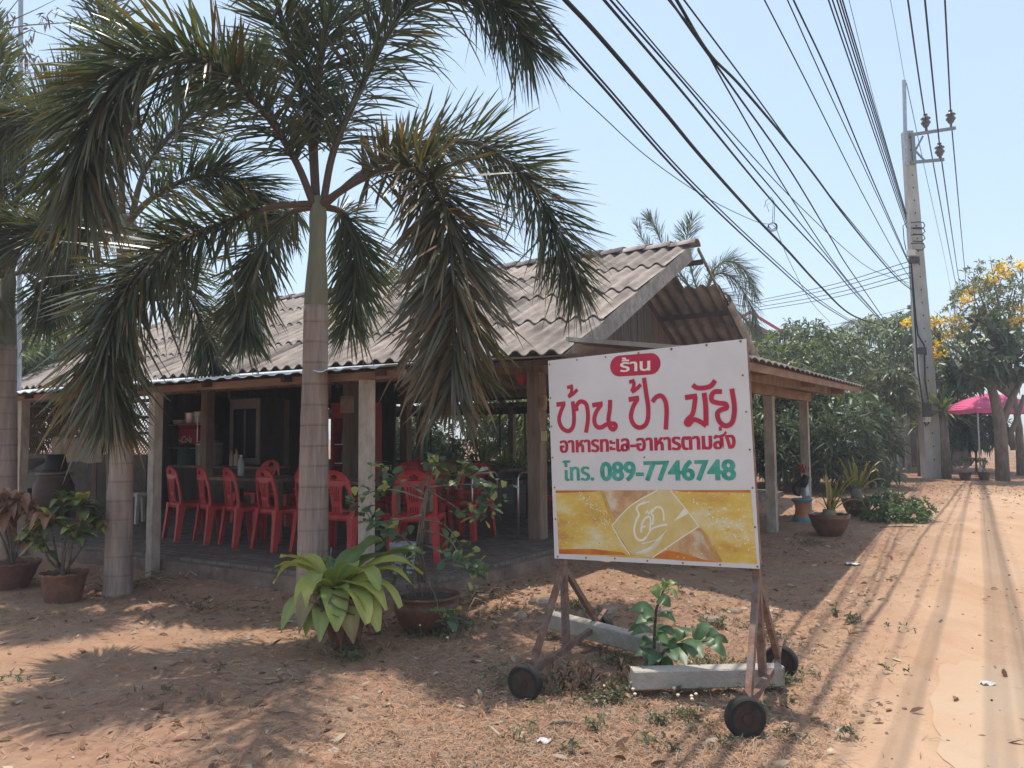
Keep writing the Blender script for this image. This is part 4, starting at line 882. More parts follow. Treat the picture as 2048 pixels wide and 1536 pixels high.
def trees():
    D = 24; g = gnd(1560, 945)
    def t(px, D): return on(at(px, 900, D).x, D)
    bs = t(1545, 20); tree('mango_tree', 'bushy mango tree right behind the carport posts', 'tree', bs, [bs+Vector((.1, 0, 1.0))], [B(1570, 800, 20, 1.15), B(1640, 820, 20.5, 1.0), B(1540, 730, 21, .9), B(1600, 740, 20.5, .9), B(1700, 840, 20, .8), B(1500, 800, 21, .9)], 620, .25, .058, MANGO, 11, GM)
    bs = t(1640, 25); tree('mango_tree', 'tall mango tree under the sagging cables, left one of the far pair', 'tree', bs, [bs+Vector((0, 0, 1.4))], [B(1590, 720, 25, 1.35), B(1610, 680, 25.5, .75), B(1660, 730, 25, 1.3), B(1665, 690, 25.5, .6), B(1560, 700, 26, .8), B(1640, 800, 24.5, 1.2)], 700, .27, .062, MANGO, 12, GM)
    bs = t(1770, 28); tree('mango_tree', 'tall mango tree reaching behind the utility pole', 'tree', bs, [bs+Vector((0, 0, 1.5))], [B(1760, 710, 28, 1.6), B(1815, 690, 28.5, 1.4), B(1795, 665, 29, .8), B(1730, 760, 27, 1.2), B(1840, 760, 28, 1.4), B(1870, 780, 28.5, 1.2)], 800, .28, .064, MANGO, 13, GM)
    bs = t(1770, 22.0); tree('mango_tree', 'pale green lower mango branches drooping over the carport eave end', 'tree', bs, [bs+Vector((-.1, 0, .9))], [B(1750, 790, 22, .62), B(1790, 760, 22, .5), B(1735, 830, 22, .5), B(1800, 800, 22.5, .45)], 240, .24, .058, [(.10, .115, .055), (.12, .13, .06), (.08, .095, .045)], 14, GM)
    OL = [(.07, .092, .052), (.10, .12, .068), (.05, .068, .04)]
    GO = 'dark shrubs under the mango trees'
    for i, (px, py, D, r, lab) in enumerate(((1590, 900, 18.5, .75, 'dark narrow-leaved shrub between the two carport posts'), (1680, 890, 18.0, .8, 'dark narrow-leaved shrub behind the two sword-leaf pots'), (1730, 870, 19.0, .75, 'dark narrow-leaved shrub at the edge of the leaf-strewn yard'), (1530, 890, 19, .7, 'dark narrow-leaved shrub seen just right of the signboard'))):
        bs = t(px, D); tree('oleander_shrub', lab, 'shrub', bs, [bs+Vector((0, 0, .4))], [B(px, py-10, D, r*.9, 1.0), B(px-25, py+20, D-.2, r*.6), B(px+30, py+10, D, r*.65)], 260, .26, .034, OL, 20+i, GO, per=12, droop=.25, r=.05)
    # flowering trumpet tree and frangipani on the right
    bs = t(2040, 23); fl = [at(*p) for p in ((1870, 645, 23), (1868, 690, 22.6), (1895, 668, 23), (1878, 712, 22.5), (1820, 644, 24), (1925, 655, 23), (1960, 640, 23), (1968, 632, 23), (2010, 545, 23), (1995, 536, 23.2), (2040, 530, 23), (2035, 640, 22.8), (2045, 618, 22.8), (1940, 580, 23.4), (1985, 560, 23), (2020, 660, 22.8), (1850, 640, 23.4), (1845, 668, 23.0), (1905, 638, 23), (1935, 600, 23))]
    tree('trumpet_tree', 'thin-leaved tree covered with yellow blossom clusters at the right edge', 'tree', bs, [bs+Vector((0, 0, 1.4)), bs+Vector((-.1, 0, 2.4))], [B(1990, 570, 23, 1.0), B(1950, 600, 23, .7), B(2045, 570, 23.4, 1.0), B(2010, 640, 23, .9), B(1880, 680, 23, .75), B(1900, 640, 23.2, .55), B(1950, 560, 23.5, .45), B(2060, 640, 23, .9), B(1945, 690, 23.2, .8), B(1900, 720, 23.4, .7), B(1975, 660, 23.5, .9), B(2020, 600, 23.4, .9)], 760, .16, .040, [(.16, .175, .085), (.22, .215, .12), (.12, .14, .065)], 31, None, per=8, droop=.3, r=.13, flowers=(fl, .13, 60, [(.86, .64, .05), (.82, .56, .03)]))
    bs = on(at(2002, 895, 21).x, 21); tk = [at(2000, 850, 21), at(1990, 800, 21), at(1978, 762, 21)]
    rg = np.random.RandomState(33); bl = [B(1965, 700, 20.7, .7), B(2010, 690, 21, .7), B(1930, 740, 20.6, .55), B(2040, 720, 21, .7), B(1990, 640, 21, .5), B(1945, 745, 20.5, .4), B(1910, 745, 20.6, .4)]
    root = tree('frangipani_tree', 'frangipani tree with big dark leaf rosettes and a thick pale trunk', 'tree', bs, tk, bl, 95, .34, .10, [(.045, .068, .036), (.065, .09, .048)], 34, None, per=14, droop=.25, r=.18, flowers=([at(1960, 680, 20.3), at(2020, 672, 20.6), at(1928, 690, 20.3), at(1990, 715, 20.3), at(1938, 790, 20.2), at(2015, 720, 20.5)], .08, 12, [(.75, .72, .6)]))
    b = MB(bs); b.tube([at(2000, 860, 21), at(2022, 800, 21.1), at(2040, 765, 21.2), at(2060, 720, 21.3)], [.10, .09, .07, .05], 9); b.tube([at(2028, 900, 22), at(2022, 865, 22), at(2035, 835, 22), at(2048, 790, 22)], [.09, .08, .07, .05], 8); b.build('branch', M['bark'], root, smooth=True)
    # hedge and small far plants
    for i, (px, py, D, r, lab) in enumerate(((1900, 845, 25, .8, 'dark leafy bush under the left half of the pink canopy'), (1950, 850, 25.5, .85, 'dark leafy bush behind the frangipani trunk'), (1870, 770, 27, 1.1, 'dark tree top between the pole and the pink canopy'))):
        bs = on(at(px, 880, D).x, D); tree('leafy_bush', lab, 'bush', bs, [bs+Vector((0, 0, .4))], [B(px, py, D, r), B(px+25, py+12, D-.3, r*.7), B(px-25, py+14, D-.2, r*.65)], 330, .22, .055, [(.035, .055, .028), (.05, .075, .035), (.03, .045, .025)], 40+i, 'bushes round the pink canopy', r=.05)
    for i, (px, D, h, r, lab) in enumerate(((40, 19, 3.6, 1.5, 'dark tree behind the left end of the tiled roof'), (120, 22, 3.9, 1.6, 'leafy tree rising behind the tiled roof left of the middle palm'), (-60, 18, 3.4, 1.5, 'dark tree cut by the left edge behind the roof'))):
        bs = on(at(px, 880, D).x, D); c = bs+Vector((0, 0, h)); tree('mango_tree', lab, 'tree', bs, [bs+Vector((0, 0, 1.6))], [(c, r), (c+Vector((1.2, .2, -.5)), r*.8), (c+Vector((-1.2, 0, -.6)), r*.8), (c+Vector((.3, -.3, -1.3)), r*.9)], 620, .27, .06, MANGO, 50+i, GM)
    bs = on(at(850, 880, 26).x, 26); tree('mango_tree', 'light green tree top peeping over the roof ridge', 'tree', bs, [bs+Vector((0, 0, 3))], [B(815, 565, 26, .9), B(870, 575, 26, .9), B(770, 580, 26.5, .7), B(930, 585, 26, .9)], 420, .26, .06, [(.12, .15, .05), (.09, .115, .04)], 55, GM)
    for i in range(11):     # greenery seen through the open back of the restaurant
        p_ = -3.4-i*1.55; w = HW(p_, 21.0+1.1*math.sin(i*2.1)); bs = on(w.x, w.y); h = 1.5+.5*math.sin(i*1.3)
        near = 'behind the open back of the dining floor' if i < 6 else 'behind the dark kitchen end'
        tree('leafy_bush', ['dense dark bush ', 'pale sunlit bush ', 'tall loose bush ', 'low round bush '][i % 4]+near, 'bush', bs, [bs+Vector((0, 0, .6))], [(bs+Vector((0, 0, h)), 1.15), (bs+Vector((.7, 0, h*.6)), .8), (bs+Vector((-.6, .2, h*1.25)), .8), (bs+Vector((.1, .1, .5)), .7)], 260, .28, .07, [[(.07, .10, .04), (.09, .12, .05)], [(.20, .21, .08), (.15, .17, .06)], [(.11, .14, .05), (.08, .10, .04)], [(.15, .18, .07), (.09, .12, .05)]][i % 4], 60+i, 'bushes behind the restaurant', r=.06)
    tb = on(at(1720, 690, 60).x, 60); rt = empty('coconut_palm', tb, 0, 'tiny far coconut palm above the tree line left of the pole', 'palm tree')
    c = at(1728, 655, 60); b = MB(tb); b.tube([tb, c], [.2, .14], 8); b.build('trunk', M['bark'], rt)
    for i in range(9):
        a = i*.7; G = Geo(); frond(G, [c, c+Vector((.8*math.cos(a), .8*math.sin(a), .5)), c+Vector((1.7*math.cos(a), 1.7*math.sin(a), .1)), c+Vector((2.1*math.cos(a), 2.1*math.sin(a), -.9))], n=40, L=.7, wid=.09, seed=400+i, spread=.4, green=(.07, .09, .06)); G.build('frond', [M['palm_leaf'], M['palm_stem']], rt, off=tb)
trees()
# ---------------------------------------------------------------- pots
def pot(name, label, c, dia, h, mat, prof=None, scallop=0.0, cat='pot', group=None):
    r = dia/2; root = empty(name, c, 0, label, cat, group)
    b = MB(c); pr = prof or [(.62, 0), (.70, .15), (.82, .5), (.93, .86), (1.0, .9), (1.02, .97), (.97, 1.0), (.90, .96), (.88, .88)]
    b.lathe([(x*r, y*h) for x, y in pr], 36, c, wob=scallop, wn=14); b.build('body', M[mat] if isinstance(mat, str) else mat, root, smooth=True)
    b = MB(c); b.lathe([(.05*r, .895*h), (.4*r, .90*h), (.885*r, .885*h)][::-1], 24, c); b.build('potting_soil', M['soil'], root)
    return root
def leaf_blade(G, pts, w, col, curl=.0, prof=(.35, .8, 1, .92, .6, .05), edge=None, wav=0.0, seed=0, nrm=None):
    """one broad leaf: two strips meeting at a midrib, edges lifted"""
    rg = np.random.RandomState(seed); n = 13; P = catmull([tuple(p) for p in pts], n); T = unit(np.gradient(P, axis=0))
    up = np.array([0, 0, 1.]) if nrm is None else np.array(nrm); S = np.cross(T, up); S[np.linalg.norm(S, axis=1) < .1] = np.array([1., 0, 0]); S = unit(S); U = np.cross(S, T)
    W = w/2*np.interp(np.linspace(0, 1, n), np.linspace(0, 1, len(prof)), prof); ph = rg.rand()*6
    rows = []
    for k in (-1, -.5, 0, .5, 1):
        wv = wav*np.sin(np.linspace(0, 9, n)+ph+k)*abs(k)
        rows.append(P+S*(W*k)[:, None]+U*((W*abs(k)*curl)+wv*w)[:, None])
    V = np.stack(rows, 1).reshape(-1, 3); i = np.arange(n-1)[:, None]*5; j = np.arange(4)[None]; Q = np.stack([i+j, i+j+1, i+6+j, i+5+j], -1).reshape(-1, 4)
    c = np.asarray(col, float); C = np.repeat(c[None], n*5, 0) if c.ndim == 1 else np.repeat(np.stack([np.interp(np.linspace(0, 1, n), np.linspace(0, 1, len(c)), c[:, q]) for q in range(3)], 1), 5, 0)
    C = C.copy().reshape(n, 5, 3); C[:, 2] *= 1.25; 
    if edge is not None: C[:, 0] = C[:, 0]*.4+np.array(edge)*.6; C[:, 4] = C[:, 4]*.4+np.array(edge)*.6
    G.quads(V, Q, C.reshape(-1, 3))
def fern():
    c = gnd(690, 1292); c.z -= .02
    root = pot('terracotta_pot', 'dark clay pot hidden beneath the birds nest fern', c, .30, .24, 'glaze')
    f = at(668, 1172, c.y); fb = Vector((f.x, f.y, f.z-.08)); pl = empty('birds_nest_fern', fb, 0, 'yellow-green birds nest fern spreading broad wavy leaves before the tall palm', 'fern')
    D = c.y; YG = (.40, .39, .10); GR = (.14, .19, .06); MG = (.27, .31, .085); BR = (.20, .115, .07)
    L = [((560, 1112), .10, .095, YG), ((550, 1131), -.05, .11, YG), ((545, 1166), -.12, .10, YG), ((596, 1228), -.38, .15, YG), ((563, 1266), -.36, .09, MG), ((598, 1266), -.45, .11, (YG, YG, (.30, .24, .10), BR)), ((673, 1264), -.50, .135, MG), ((735, 1248), -.45, .13, (MG, MG, YG)), ((770, 1222), -.35, .13, YG), ((800, 1216), -.22, .12, YG),
         ((845, 1150), -.05, .11, YG), ((842, 1100), .20, .14, GR), ((765, 1080), .28, .17, GR), ((683, 1128), .30, .12, GR), ((832, 1176), -.12, .05, YG), ((640, 1120), .35, .11, GR), ((716, 1130), -.2, .09, MG), ((760, 1180), -.30, .10, MG), ((620, 1190), -.25, .12, MG), ((640, 1284), -.48, .11, MG), ((706, 1288), -.48, .12, (MG, YG, BR)), ((612, 1274), -.42, .11, MG), ((758, 1262), -.42, .11, YG)]
    for i, ((x, y), dz, w, col) in enumerate(L):
        t = at(x, y, D+dz); b0 = f+Vector((0, dz*.08, -.03)); out = t-b0
        m1 = b0+out*.35+Vector((0, 0, .10+.02*abs(out.x))); m2 = b0+out*.74+Vector((0, 0, .13 if y > 1140 else .05))
        G = Geo(); leaf_blade(G, [b0, m1, m2, t], w*1.42, np.array(col) if isinstance(col[0], tuple) else col, curl=.30, wav=.12, seed=i, prof=(.3, .6, .85, 1, 1.0, .9, .62, .12), edge=None); G.build('leaf', M['leaf'], pl, off=fb)
    for i, (x, y, dz) in enumerate(((700, 1294, -.26), (683, 1300, -.3), (648, 1275, -.3), (740, 1262, -.25), (762, 1268, -.15), (720, 1285, -.28), (665, 1285, -.25), (775, 1255, -.2))):
        t = at(x, y, D+dz); G = Geo(); leaf_blade(G, [f+Vector((0, dz*.3, -.06)), f.lerp(t, .5)+Vector((0, dz*.8, .08)), t], .14, (BR[0]*(.7+.1*(i % 4)), BR[1]*(.7+.1*(i % 3)), BR[2]), curl=.9, wav=.1, seed=40+i); o = G.build('dead_leaf', M['dry'], pl, off=fb); 
    b = MB(fb); b.tube([f+Vector((-.05, .1, 0)), at(660, 1120, D+.1), at(663, 1095, D+.1)], .004, 5); b.build('flower_spike', M['stem'], pl)
fern()
def shrub():
    c = gnd(852, 1258); root = pot('glazed_pot', 'wide brown glazed pot holding the leafy shrub and dry sticks', c, .52, .27, 'glaze', prof=[(.6, 0), (.8, .2), (.95, .55), (.98, .75), (.92, .86), (1.0, .92), (1.03, .97), (.97, 1.0), (.9, .95), (.88, .88)])
    D = c.y; b0 = c+Vector((0, 0, .23)); pl = empty('potted_shrub', b0, 0, 'straggly shrub with round glossy leaves growing from the brown glazed pot', 'shrub')
    rg = np.random.RandomState(9); BRN = {'w': [((845, 1165, 0), .014), ((838, 1100, .02), .012), ((842, 1060, .02), .011), ((848, 1010, 0), .009), ((858, 965, 0), .007)]}
    b = MB(b0)
    for dx in (-.03, 0, .025): b.tube([at(x, y, D+z)+Vector((dx*(1-i/5), 0, 0)) for i, ((x, y, z), r) in enumerate(BRN['w'])], [r*.8 for _, r in BRN['w']], 7)
    br = [[(856, 975, 0), (900, 970, -.1), (960, 969, -.2), (1005, 972, -.25)], [(850, 1000, 0), (790, 980, -.1), (740, 985, -.2), (700, 1020, -.2)], [(846, 1030, 0), (790, 1040, -.1), (748, 1042, -.2), (730, 1020, -.2)], [(856, 980, 0), (905, 1010, .1), (935, 1030, .1), (975, 1030, 0)],
          [(848, 1040, 0), (890, 1050, .1), (920, 1090, .1), (945, 1130, 0)], [(845, 1060, 0), (895, 1075, -.15), (925, 1120, -.2), (955, 1140, -.2)], [(843, 1090, 0), (880, 1100, -.2), (910, 1120, -.3), (960, 1150, -.3)], [(844, 1110, 0), (800, 1070, .1), (765, 1060, .1)],
          [(858, 965, 0), (868, 940, 0), (872, 920, 0)], [(852, 990, 0), (800, 960, .15), (750, 935, .2)], [(900, 970, -.1), (930, 945, -.1), (942, 935, -.1)], [(960, 969, -.2), (975, 985, -.2), (990, 1015, -.2)], [(850, 1010, 0), (880, 960, .2), (915, 950, .2)], [(845, 1150, 0), (870, 1190, -.2), (880, 1230, -.3), (905, 1240, -.3)], [(842, 1090, 0), (820, 1120, -.2), (795, 1140, -.25)]]
    pts = []
    for st in br:
        P = [at(x, y, D+z) for x, y, z in st]; b.tube([tuple(q) for q in catmull([tuple(p) for p in P], 10)], list(np.linspace(.008, .0025, 10)), 5); C_ = catmull([tuple(p) for p in P], 30); pts += [C_[k] for k in (12, 16, 19, 21, 23, 25, 27, 28, 29)]
    b.build('stem', M['bark'], pl, smooth=True)
    for st in br[:0]: pass
    pts = np.array(pts); G = Geo(); N = len(pts)*3; c3 = np.repeat(pts, 3, 0)+rg.randn(N, 3)*.035; d = unit(rg.randn(N, 3)*np.array([1, 1, .7])+np.array([0, -.15, .5]))
    ln = .085*(.55+.75*rg.rand(N)); ks = np.array([0, .3, .65, .9, 1.]); pt = c3[:, None]+d[:, None]*(ln[:, None]*ks)[..., None]; pt[..., 2] -= (.3*ln)[:, None]*ks**2
    wdv = unit(np.cross(d, rg.randn(N, 3)*.4+np.array([0, -.5, 1.]))); W = (ln*.58)[:, None]*np.array([.12, .65, 1., .75, .15]); col = np.array([.075, .115, .055])*(.7+.9*rg.rand(N))[:, None]; yl = rg.rand(N) < .16; col[yl] = np.array([.30, .32, .10]); col[rg.rand(N) < .03] = np.array([.45, .30, .06])
    G.strips(pt, wdv, W, col); G.build('foliage', M['leaf'], pl, off=b0)
    for k in range(14):
        x = 815+k*5+rg.randint(-3, 4); y = 1185+rg.randint(-14, 8); a = at(x, y, D-.1+.25*rg.rand()); a.z = c.z+.22; b = MB(a); b.tube([a, a+Vector((rg.randn()*.01, 0, .10+.12*rg.rand()))], .004, 5)
        o = b.build('stick', M['bark'], root)
        o.location = a-c
shrub()
def crotons():
    CR = [(.10, .14, .045), (.15, .18, .05), (.28, .27, .07), (.11, .14, .05), (.07, .10, .04), (.30, .13, .06)]
    def croton(c, heads, label, seed, D, dry=()):
        root = empty('croton', c, 0, label, 'croton'); rg = np.random.RandomState(seed); b = MB(c)
        for x, y, dz, n, r in heads: b.tube([c+Vector((rg.randn()*.02, rg.randn()*.02, 0)), c.lerp(at(x, y, D+dz), .55)+Vector((rg.randn()*.03, 0, -.02)), at(x, y, D+dz)], [.013, .010, .006], 6)
        b.build('stem', M['bark'], root, smooth=True); G = Geo()
        for x, y, dz, n, r in heads:
            h = at(x, y, D+dz)
            for k in range(n):
                a = rg.rand()*6.28; el = -.35+1.5*rg.rand(); d = Vector((math.cos(a)*math.cos(el), math.sin(a)*math.cos(el), math.sin(el))); ln = r*(.85+.6*rg.rand()); s = h+Vector((0, 0, -.10*rg.rand()))
                dead = rg.rand() < (.9 if (x, y) in dry else .05); col = np.array((.30, .15, .10) if dead else CR[rg.randint(6)])*(.7+.6*rg.rand())
                leaf_blade(G, [s, s+d*ln*.5+Vector((0, 0, .02)), s+d*ln-Vector((0, 0, .05+(.08 if dead else 0)))], ln*.52, col, curl=.3 if not dead else .8, seed=seed*100+k, wav=.03 if not dead else .1, edge=None if dead or rg.rand() < .5 else (.06, .085, .035))
        G.build('foliage', M['leaf'], root, off=c)
    c = gnd(126, 1202); D = c.y; pot('terracotta_pot', 'small scalloped clay pot left of the middle palm trunk', c, .405, .27, 'terra', prof=[(.74, 0), (.80, .2), (.90, .6), (.96, .86), (1.02, .92), (1.04, .98), (.98, 1.0), (.92, .95), (.9, .88)], scallop=.010)
    croton(c+Vector((0, 0, .24)), [(160, 1005, 0, 22, .17), (100, 1040, -.1, 22, .16), (195, 1040, .1, 14, .15), (125, 1000, .15, 14, .15), (70, 1050, .05, 16, .15), (150, 1060, -.1, 12, .14), (85, 1085, -.1, 12, .14)], 'croton with mottled green, yellow and orange leaves in the small clay pot', 3, D)
    c = gnd(22, 1176); D = c.y; pot('terracotta_pot', 'large bowl-shaped clay pot cut by the left picture edge', c, .52, .27, 'terra', prof=[(.55, 0), (.66, .2), (.84, .6), (.96, .88), (1.02, .93), (1.03, .98), (.98, 1.0), (.92, .95), (.9, .88)], scallop=.012)
    croton(c+Vector((0, 0, .24)), [(12, 1010, 0, 24, .18), (32, 1000, .05, 14, .16), (-10, 1040, 0, 14, .16), (60, 1015, .1, 10, .12), (55, 1070, .05, 14, .14)], 'croton with curled dry brown leaves at the left picture edge', 4, D, dry=((12, 1010), (32, 1000), (-10, 1040), (60, 1015)))
crotons()
def swords():
    def sword(c, tips, label, D, seed, base_h):
        root = empty('sword_leaf_plant', c, 0, label, 'plant', None); rg = np.random.RandomState(seed)
        b = MB(c); b.tube([c-Vector((0, 0, .05)), c+Vector((0, 0, base_h))], [.10, .08], 10); b.build('base', M['stem'], root, smooth=True); G = Geo(); f = c+Vector((0, 0, base_h*.7))
        for i, (x, y, dz, w) in enumerate(tips):
            t = at(x, y, D+dz); o_ = t-f; s = f+Vector((o_.x*.08+rg.randn()*.02, rg.randn()*.02, 0)); lift = .12 if abs(o_.x) > .25 else .03
            k = rg.rand(); col = ((.14, .17, .05), (.24, .22, .06), (.36, .25, .08)) if k < .65 else ((.34, .26, .08), (.42, .28, .09), (.40, .24, .12))
            leaf_blade(G, [s, s+o_*.45+Vector((0, 0, lift)), s+o_*.8+Vector((0, 0, lift*.9)), t], w, np.array(col), curl=.45, prof=(.7, 1, .95, .8, .5, .04), seed=seed+i)
        G.build('foliage', M['leaf'], root, off=c)
    PR = [(.52, 0), (.66, .15), (.86, .5), (.96, .8), (1.0, .88), (.96, .92), (1.02, .97), (.97, 1.0), (.9, .95), (.88, .88)]
    c = gnd(1660, 1071); D = c.y; pot('glazed_pot', 'round brown pot in the carport shade with the shorter sword-leaf plant', c, .53, .29, 'glaze', prof=PR, scallop=.006)
    sword(c+Vector((0, 0, .25)), [(1648, 932, 0, .05), (1640, 985, 0, .05), (1662, 962, -.05, .05), (1668, 975, .1, .05), (1680, 955, .05, .045), (1672, 1000, -.1, .05), (1720, 955, 0, .05), (1731, 1015, -.05, .045), (1716, 962, .1, .04), (1650, 960, .1, .05), (1655, 1000, -.1, .04), (1676, 965, 0, .04), (1690, 1000, 0, .045), (1630, 1000, .05, .035)], 'shorter sword-leaf plant with one long leaf bending right', D, 5, .10)
    c = gnd(1715, 1031); D = c.y; pot('glazed_pot', 'round brown pot further back beside the green ground bush', c, .50, .29, 'glaze', prof=PR, scallop=.006)
    sword(c+Vector((0, 0, .25)), [(1676, 917, 0, .05), (1682, 925, .1, .05), (1704, 910, 0, .06), (1716, 922, 0, .05), (1730, 920, .1, .05), (1742, 925, 0, .045), (1764, 925, .05, .05), (1772, 968, 0, .05), (1757, 945, .1, .05), (1690, 940, -.1, .05), (1700, 930, -.1, .05), (1722, 940, -.1, .05), (1740, 950, -.1, .05), (1680, 960, 0, .045), (1735, 975, -.15, .05), (1752, 975, .05, .04), (1712, 930, .15, .05), (1695, 920, .1, .05)], 'fuller sword-leaf plant with yellow tips in the rear brown pot', D, 60, .20)
swords()
def vase():
    D = 12.35; c = on(at(1604, 1000, D).x, D); root = empty('pedestal_ornament', c, 0, 'waisted orange and blue pedestal carrying a black ornament with a curved handle', 'ornament')
    blue = mk('blue_paint', (.09, .20, .26), (.14, .27, .33), 8, .6); org = mk('orange_paint', (.36, .13, .06), (.46, .19, .09), 8, .6, c3=(.28, .22, .18), s3=6)
    h = .34
    b = MB(c); b.lathe([(.165, 0), (.165, .03), (.145, .065)], 24, c); b.build('foot', blue, root, smooth=True)
    b = MB(c); b.lathe([(.143, .066), (.115, .12), (.105, .19), (.115, .26), (.135, .30)], 24, c); b.build('body', org, root, smooth=True)
    b = MB(c); b.lathe([(.136, .301), (.155, .33), (.165, .345), (.155, .355), (.12, .35)], 24, c); b.build('rim', blue, root, smooth=True)
    def T(x, y, dz=0): return at(x, y, D+dz)
    b = MB(c); b.tube([T(1612, 991), T(1610, 960)], [.06, .05], 12); b.build('neck', M['steel'], root)
    b = MB(c); b.tube([T(1607, 975), T(1608, 962), T(1612, 956), T(1616, 958)], [.055, .075, .07, .05], 12); b.tube([T(1606, 962), T(1598, 966), T(1590, 972), T(1588, 980), T(1592, 988), T(1600, 990)], [.028, .032, .036, .034, .03, .024], 10); b.build('handle', M['black'], root, smooth=True)
    rg = np.random.RandomState(2); G = Geo(); q = T(1608, 940); 
    for k in range(12): leaf_blade(G, [q+Vector((0, 0, -.06)), q+Vector((rg.randn()*.05, rg.randn()*.03, .03)), q+Vector((rg.randn()*.07, rg.randn()*.04, .10))], .03, (.34, .05, .04), seed=k)
    G.build('red_tuft', M['petal'], root, off=c)
vase()
def small_plants():
    # sapling between the sign legs
    c = gnd(1309, 1348); D = c.y; root = empty('sapling', c, 0, 'young sapling with big round green leaves growing under the signboard', 'sapling'); b = MB(c)
    def z2(x, y): return (1000+x*.3125, 1100+y*.3125)
    st = [(1000, 790), (985, 680), (990, 500), (1000, 380), (1040, 270), (1090, 200)]; b.tube([at(*z2(x, y), D) for x, y in st], [.012, .011, .009, .008, .006, .004], 6)
    s2 = [(1005, 785), (1040, 660), (1130, 605), (1250, 590), (1400, 575)]; b.tube([at(*z2(x, y), D-.1) for x, y in s2], [.010, .009, .007, .005, .004], 6)
    b.build('stem', mk('dark_stem', (.06, .05, .035), (.10, .085, .06), 20, .7), root, smooth=True)
    LV = [((990, 400), (835, 380), .0, 85), ((1000, 330), (1090, 365), -.1, 95), ((1010, 310), (975, 240), .05, 75), ((1050, 260), (1060, 205), .0, 70), ((1060, 260), (1145, 320), -.05, 60), ((1075, 240), (1130, 215), .05, 45), ((1000, 420), (1125, 460), -.1, 70), ((985, 450), (870, 470), -.1, 80), ((985, 470), (820, 520), .1, 85), ((985, 520), (835, 545), -.2, 60),
          ((1000, 510), (1130, 560), -.15, 75), ((1010, 640), (930, 770), -.25, 130), ((985, 660), (860, 680), -.1, 85), ((1015, 720), (1115, 780), -.2, 85), ((1090, 600), (1190, 740), -.3, 110), ((1040, 600), (1130, 640), -.15, 90), ((1120, 590), (1210, 500), .05, 110), ((1200, 590), (1300, 690), -.25, 95), ((1250, 590), (1340, 470), .05, 85), ((1300, 580), (1450, 690), -.2, 90), ((1350, 580), (1460, 595), .0, 60), ((1240, 580), (1270, 520), .1, 60), ((1010, 560), (1060, 480), .15, 70), ((1130, 600), (1260, 620), -.3, 80), ((985, 600), (900, 610), -.1, 90), ((990, 560), (1075, 600), -.2, 85), ((1180, 595), (1240, 700), -.3, 95), ((1280, 585), (1380, 640), -.15, 85), ((1060, 630), (1130, 720), -.3, 95), ((985, 430), (920, 440), -.15, 70), ((1320, 580), (1400, 530), .05, 75), ((1000, 700), (950, 740), -.3, 80)]
    G = Geo(); rg = np.random.RandomState(6)
    for i, (a, t, dz, w) in enumerate(LV):
        A = at(*z2(*a), D-.03); T_ = at(*z2(*t), D+dz); W = w*.27/F_PX*D; m = A.lerp(T_, .5)+Vector((0, -.02, .03)); hi = t[1] < 350
        col = np.array((.15, .22, .07) if hi else (.075, .13, .055))*(.8+.5*rg.rand())
        leaf_blade(G, [A, m, T_], W*1.05, col, curl=.15, prof=(.1, .75, 1.0, .95, .6, .08), seed=i, nrm=(rg.randn()*.3, -.75+rg.randn()*.2, .7))
    G.build('foliage', M['leaf'], root, off=c)
    # green ground bush by the lane
    c = gnd(1790, 1045); rg = np.random.RandomState(8); root = empty('ground_bush', c, 0, 'low spreading green bush at the edge of the sandy lane', 'bush'); bl = [(at(1775, 1030, c.y)-Vector((0, 0, .02)), .30, .45), (at(1815, 1030, c.y+.1), .32, .5), (at(1745, 1015, c.y+.3), .30, .6), (at(1800, 1005, c.y+.5), .28, .5), (at(1845, 1020, c.y+.3), .22, .7), (at(1770, 995, c.y+.6), .2, .8)]
    P, u = blob_points(bl, 420, rg, .7); P[:, 2] = np.maximum(P[:, 2], gz(P[:, 0], P[:, 1])+.02); G = Geo(); leafcloud(G, P, u+np.array([0, 0, .4]), .07, .030, [(.09, .14, .055), (.13, .185, .07), (.065, .10, .045)], rg, 7, .3); G.build('foliage', M['leaf'], root, off=c)
    b = MB(c); 
    for q in bl: b.tube([c, c.lerp(Vector(q[0]), .5)+Vector((0, 0, .08)), Vector(q[0])], [.012, .008, .004], 5)
    b.build('stem', M['stem'], root)
    # palmetto right of the pole, and potted yellow palm at its left
    for i, (px, py, bx, by, D, n, L, lab, col) in enumerate(((1887, 822, 1883, 872, 22, 46, .95, 'spiky fan-leaved palmetto on a short trunk right of the pole', [(.16, .20, .06), (.22, .24, .08), (.11, .15, .05)]), (1840, 850, 1840, 885, 23.5, 24, .6, 'small yellow-green palm left of the pole foot', [(.22, .20, .05), (.13, .16, .05)]))):
        f = at(px, py, D); bs = on(f.x, D); root = empty('palmetto', bs, 0, lab, 'plant'); b = MB(bs); b.tube([bs, f], [.13, .10], 10); b.build('trunk', M['bark'], root, smooth=True); G = Geo(); rg = np.random.RandomState(80+i)
        for k in range(n):
            a = rg.rand()*6.28; el = -.5+2.0*rg.rand(); d = Vector((math.cos(a)*math.cos(el), math.sin(a)*math.cos(el), math.sin(el))); ln = L*(.7+.4*rg.rand()); leaf_blade(G, [f, f+d*ln*.5, f+d*ln-Vector((0, 0, .12))], .07, np.array(col[rg.randint(len(col))])*(.7+.6*rg.rand()), curl=.4, prof=(.4, 1, .9, .6, .04), seed=k)
        G.build('foliage', M['leaf'], root, off=bs)
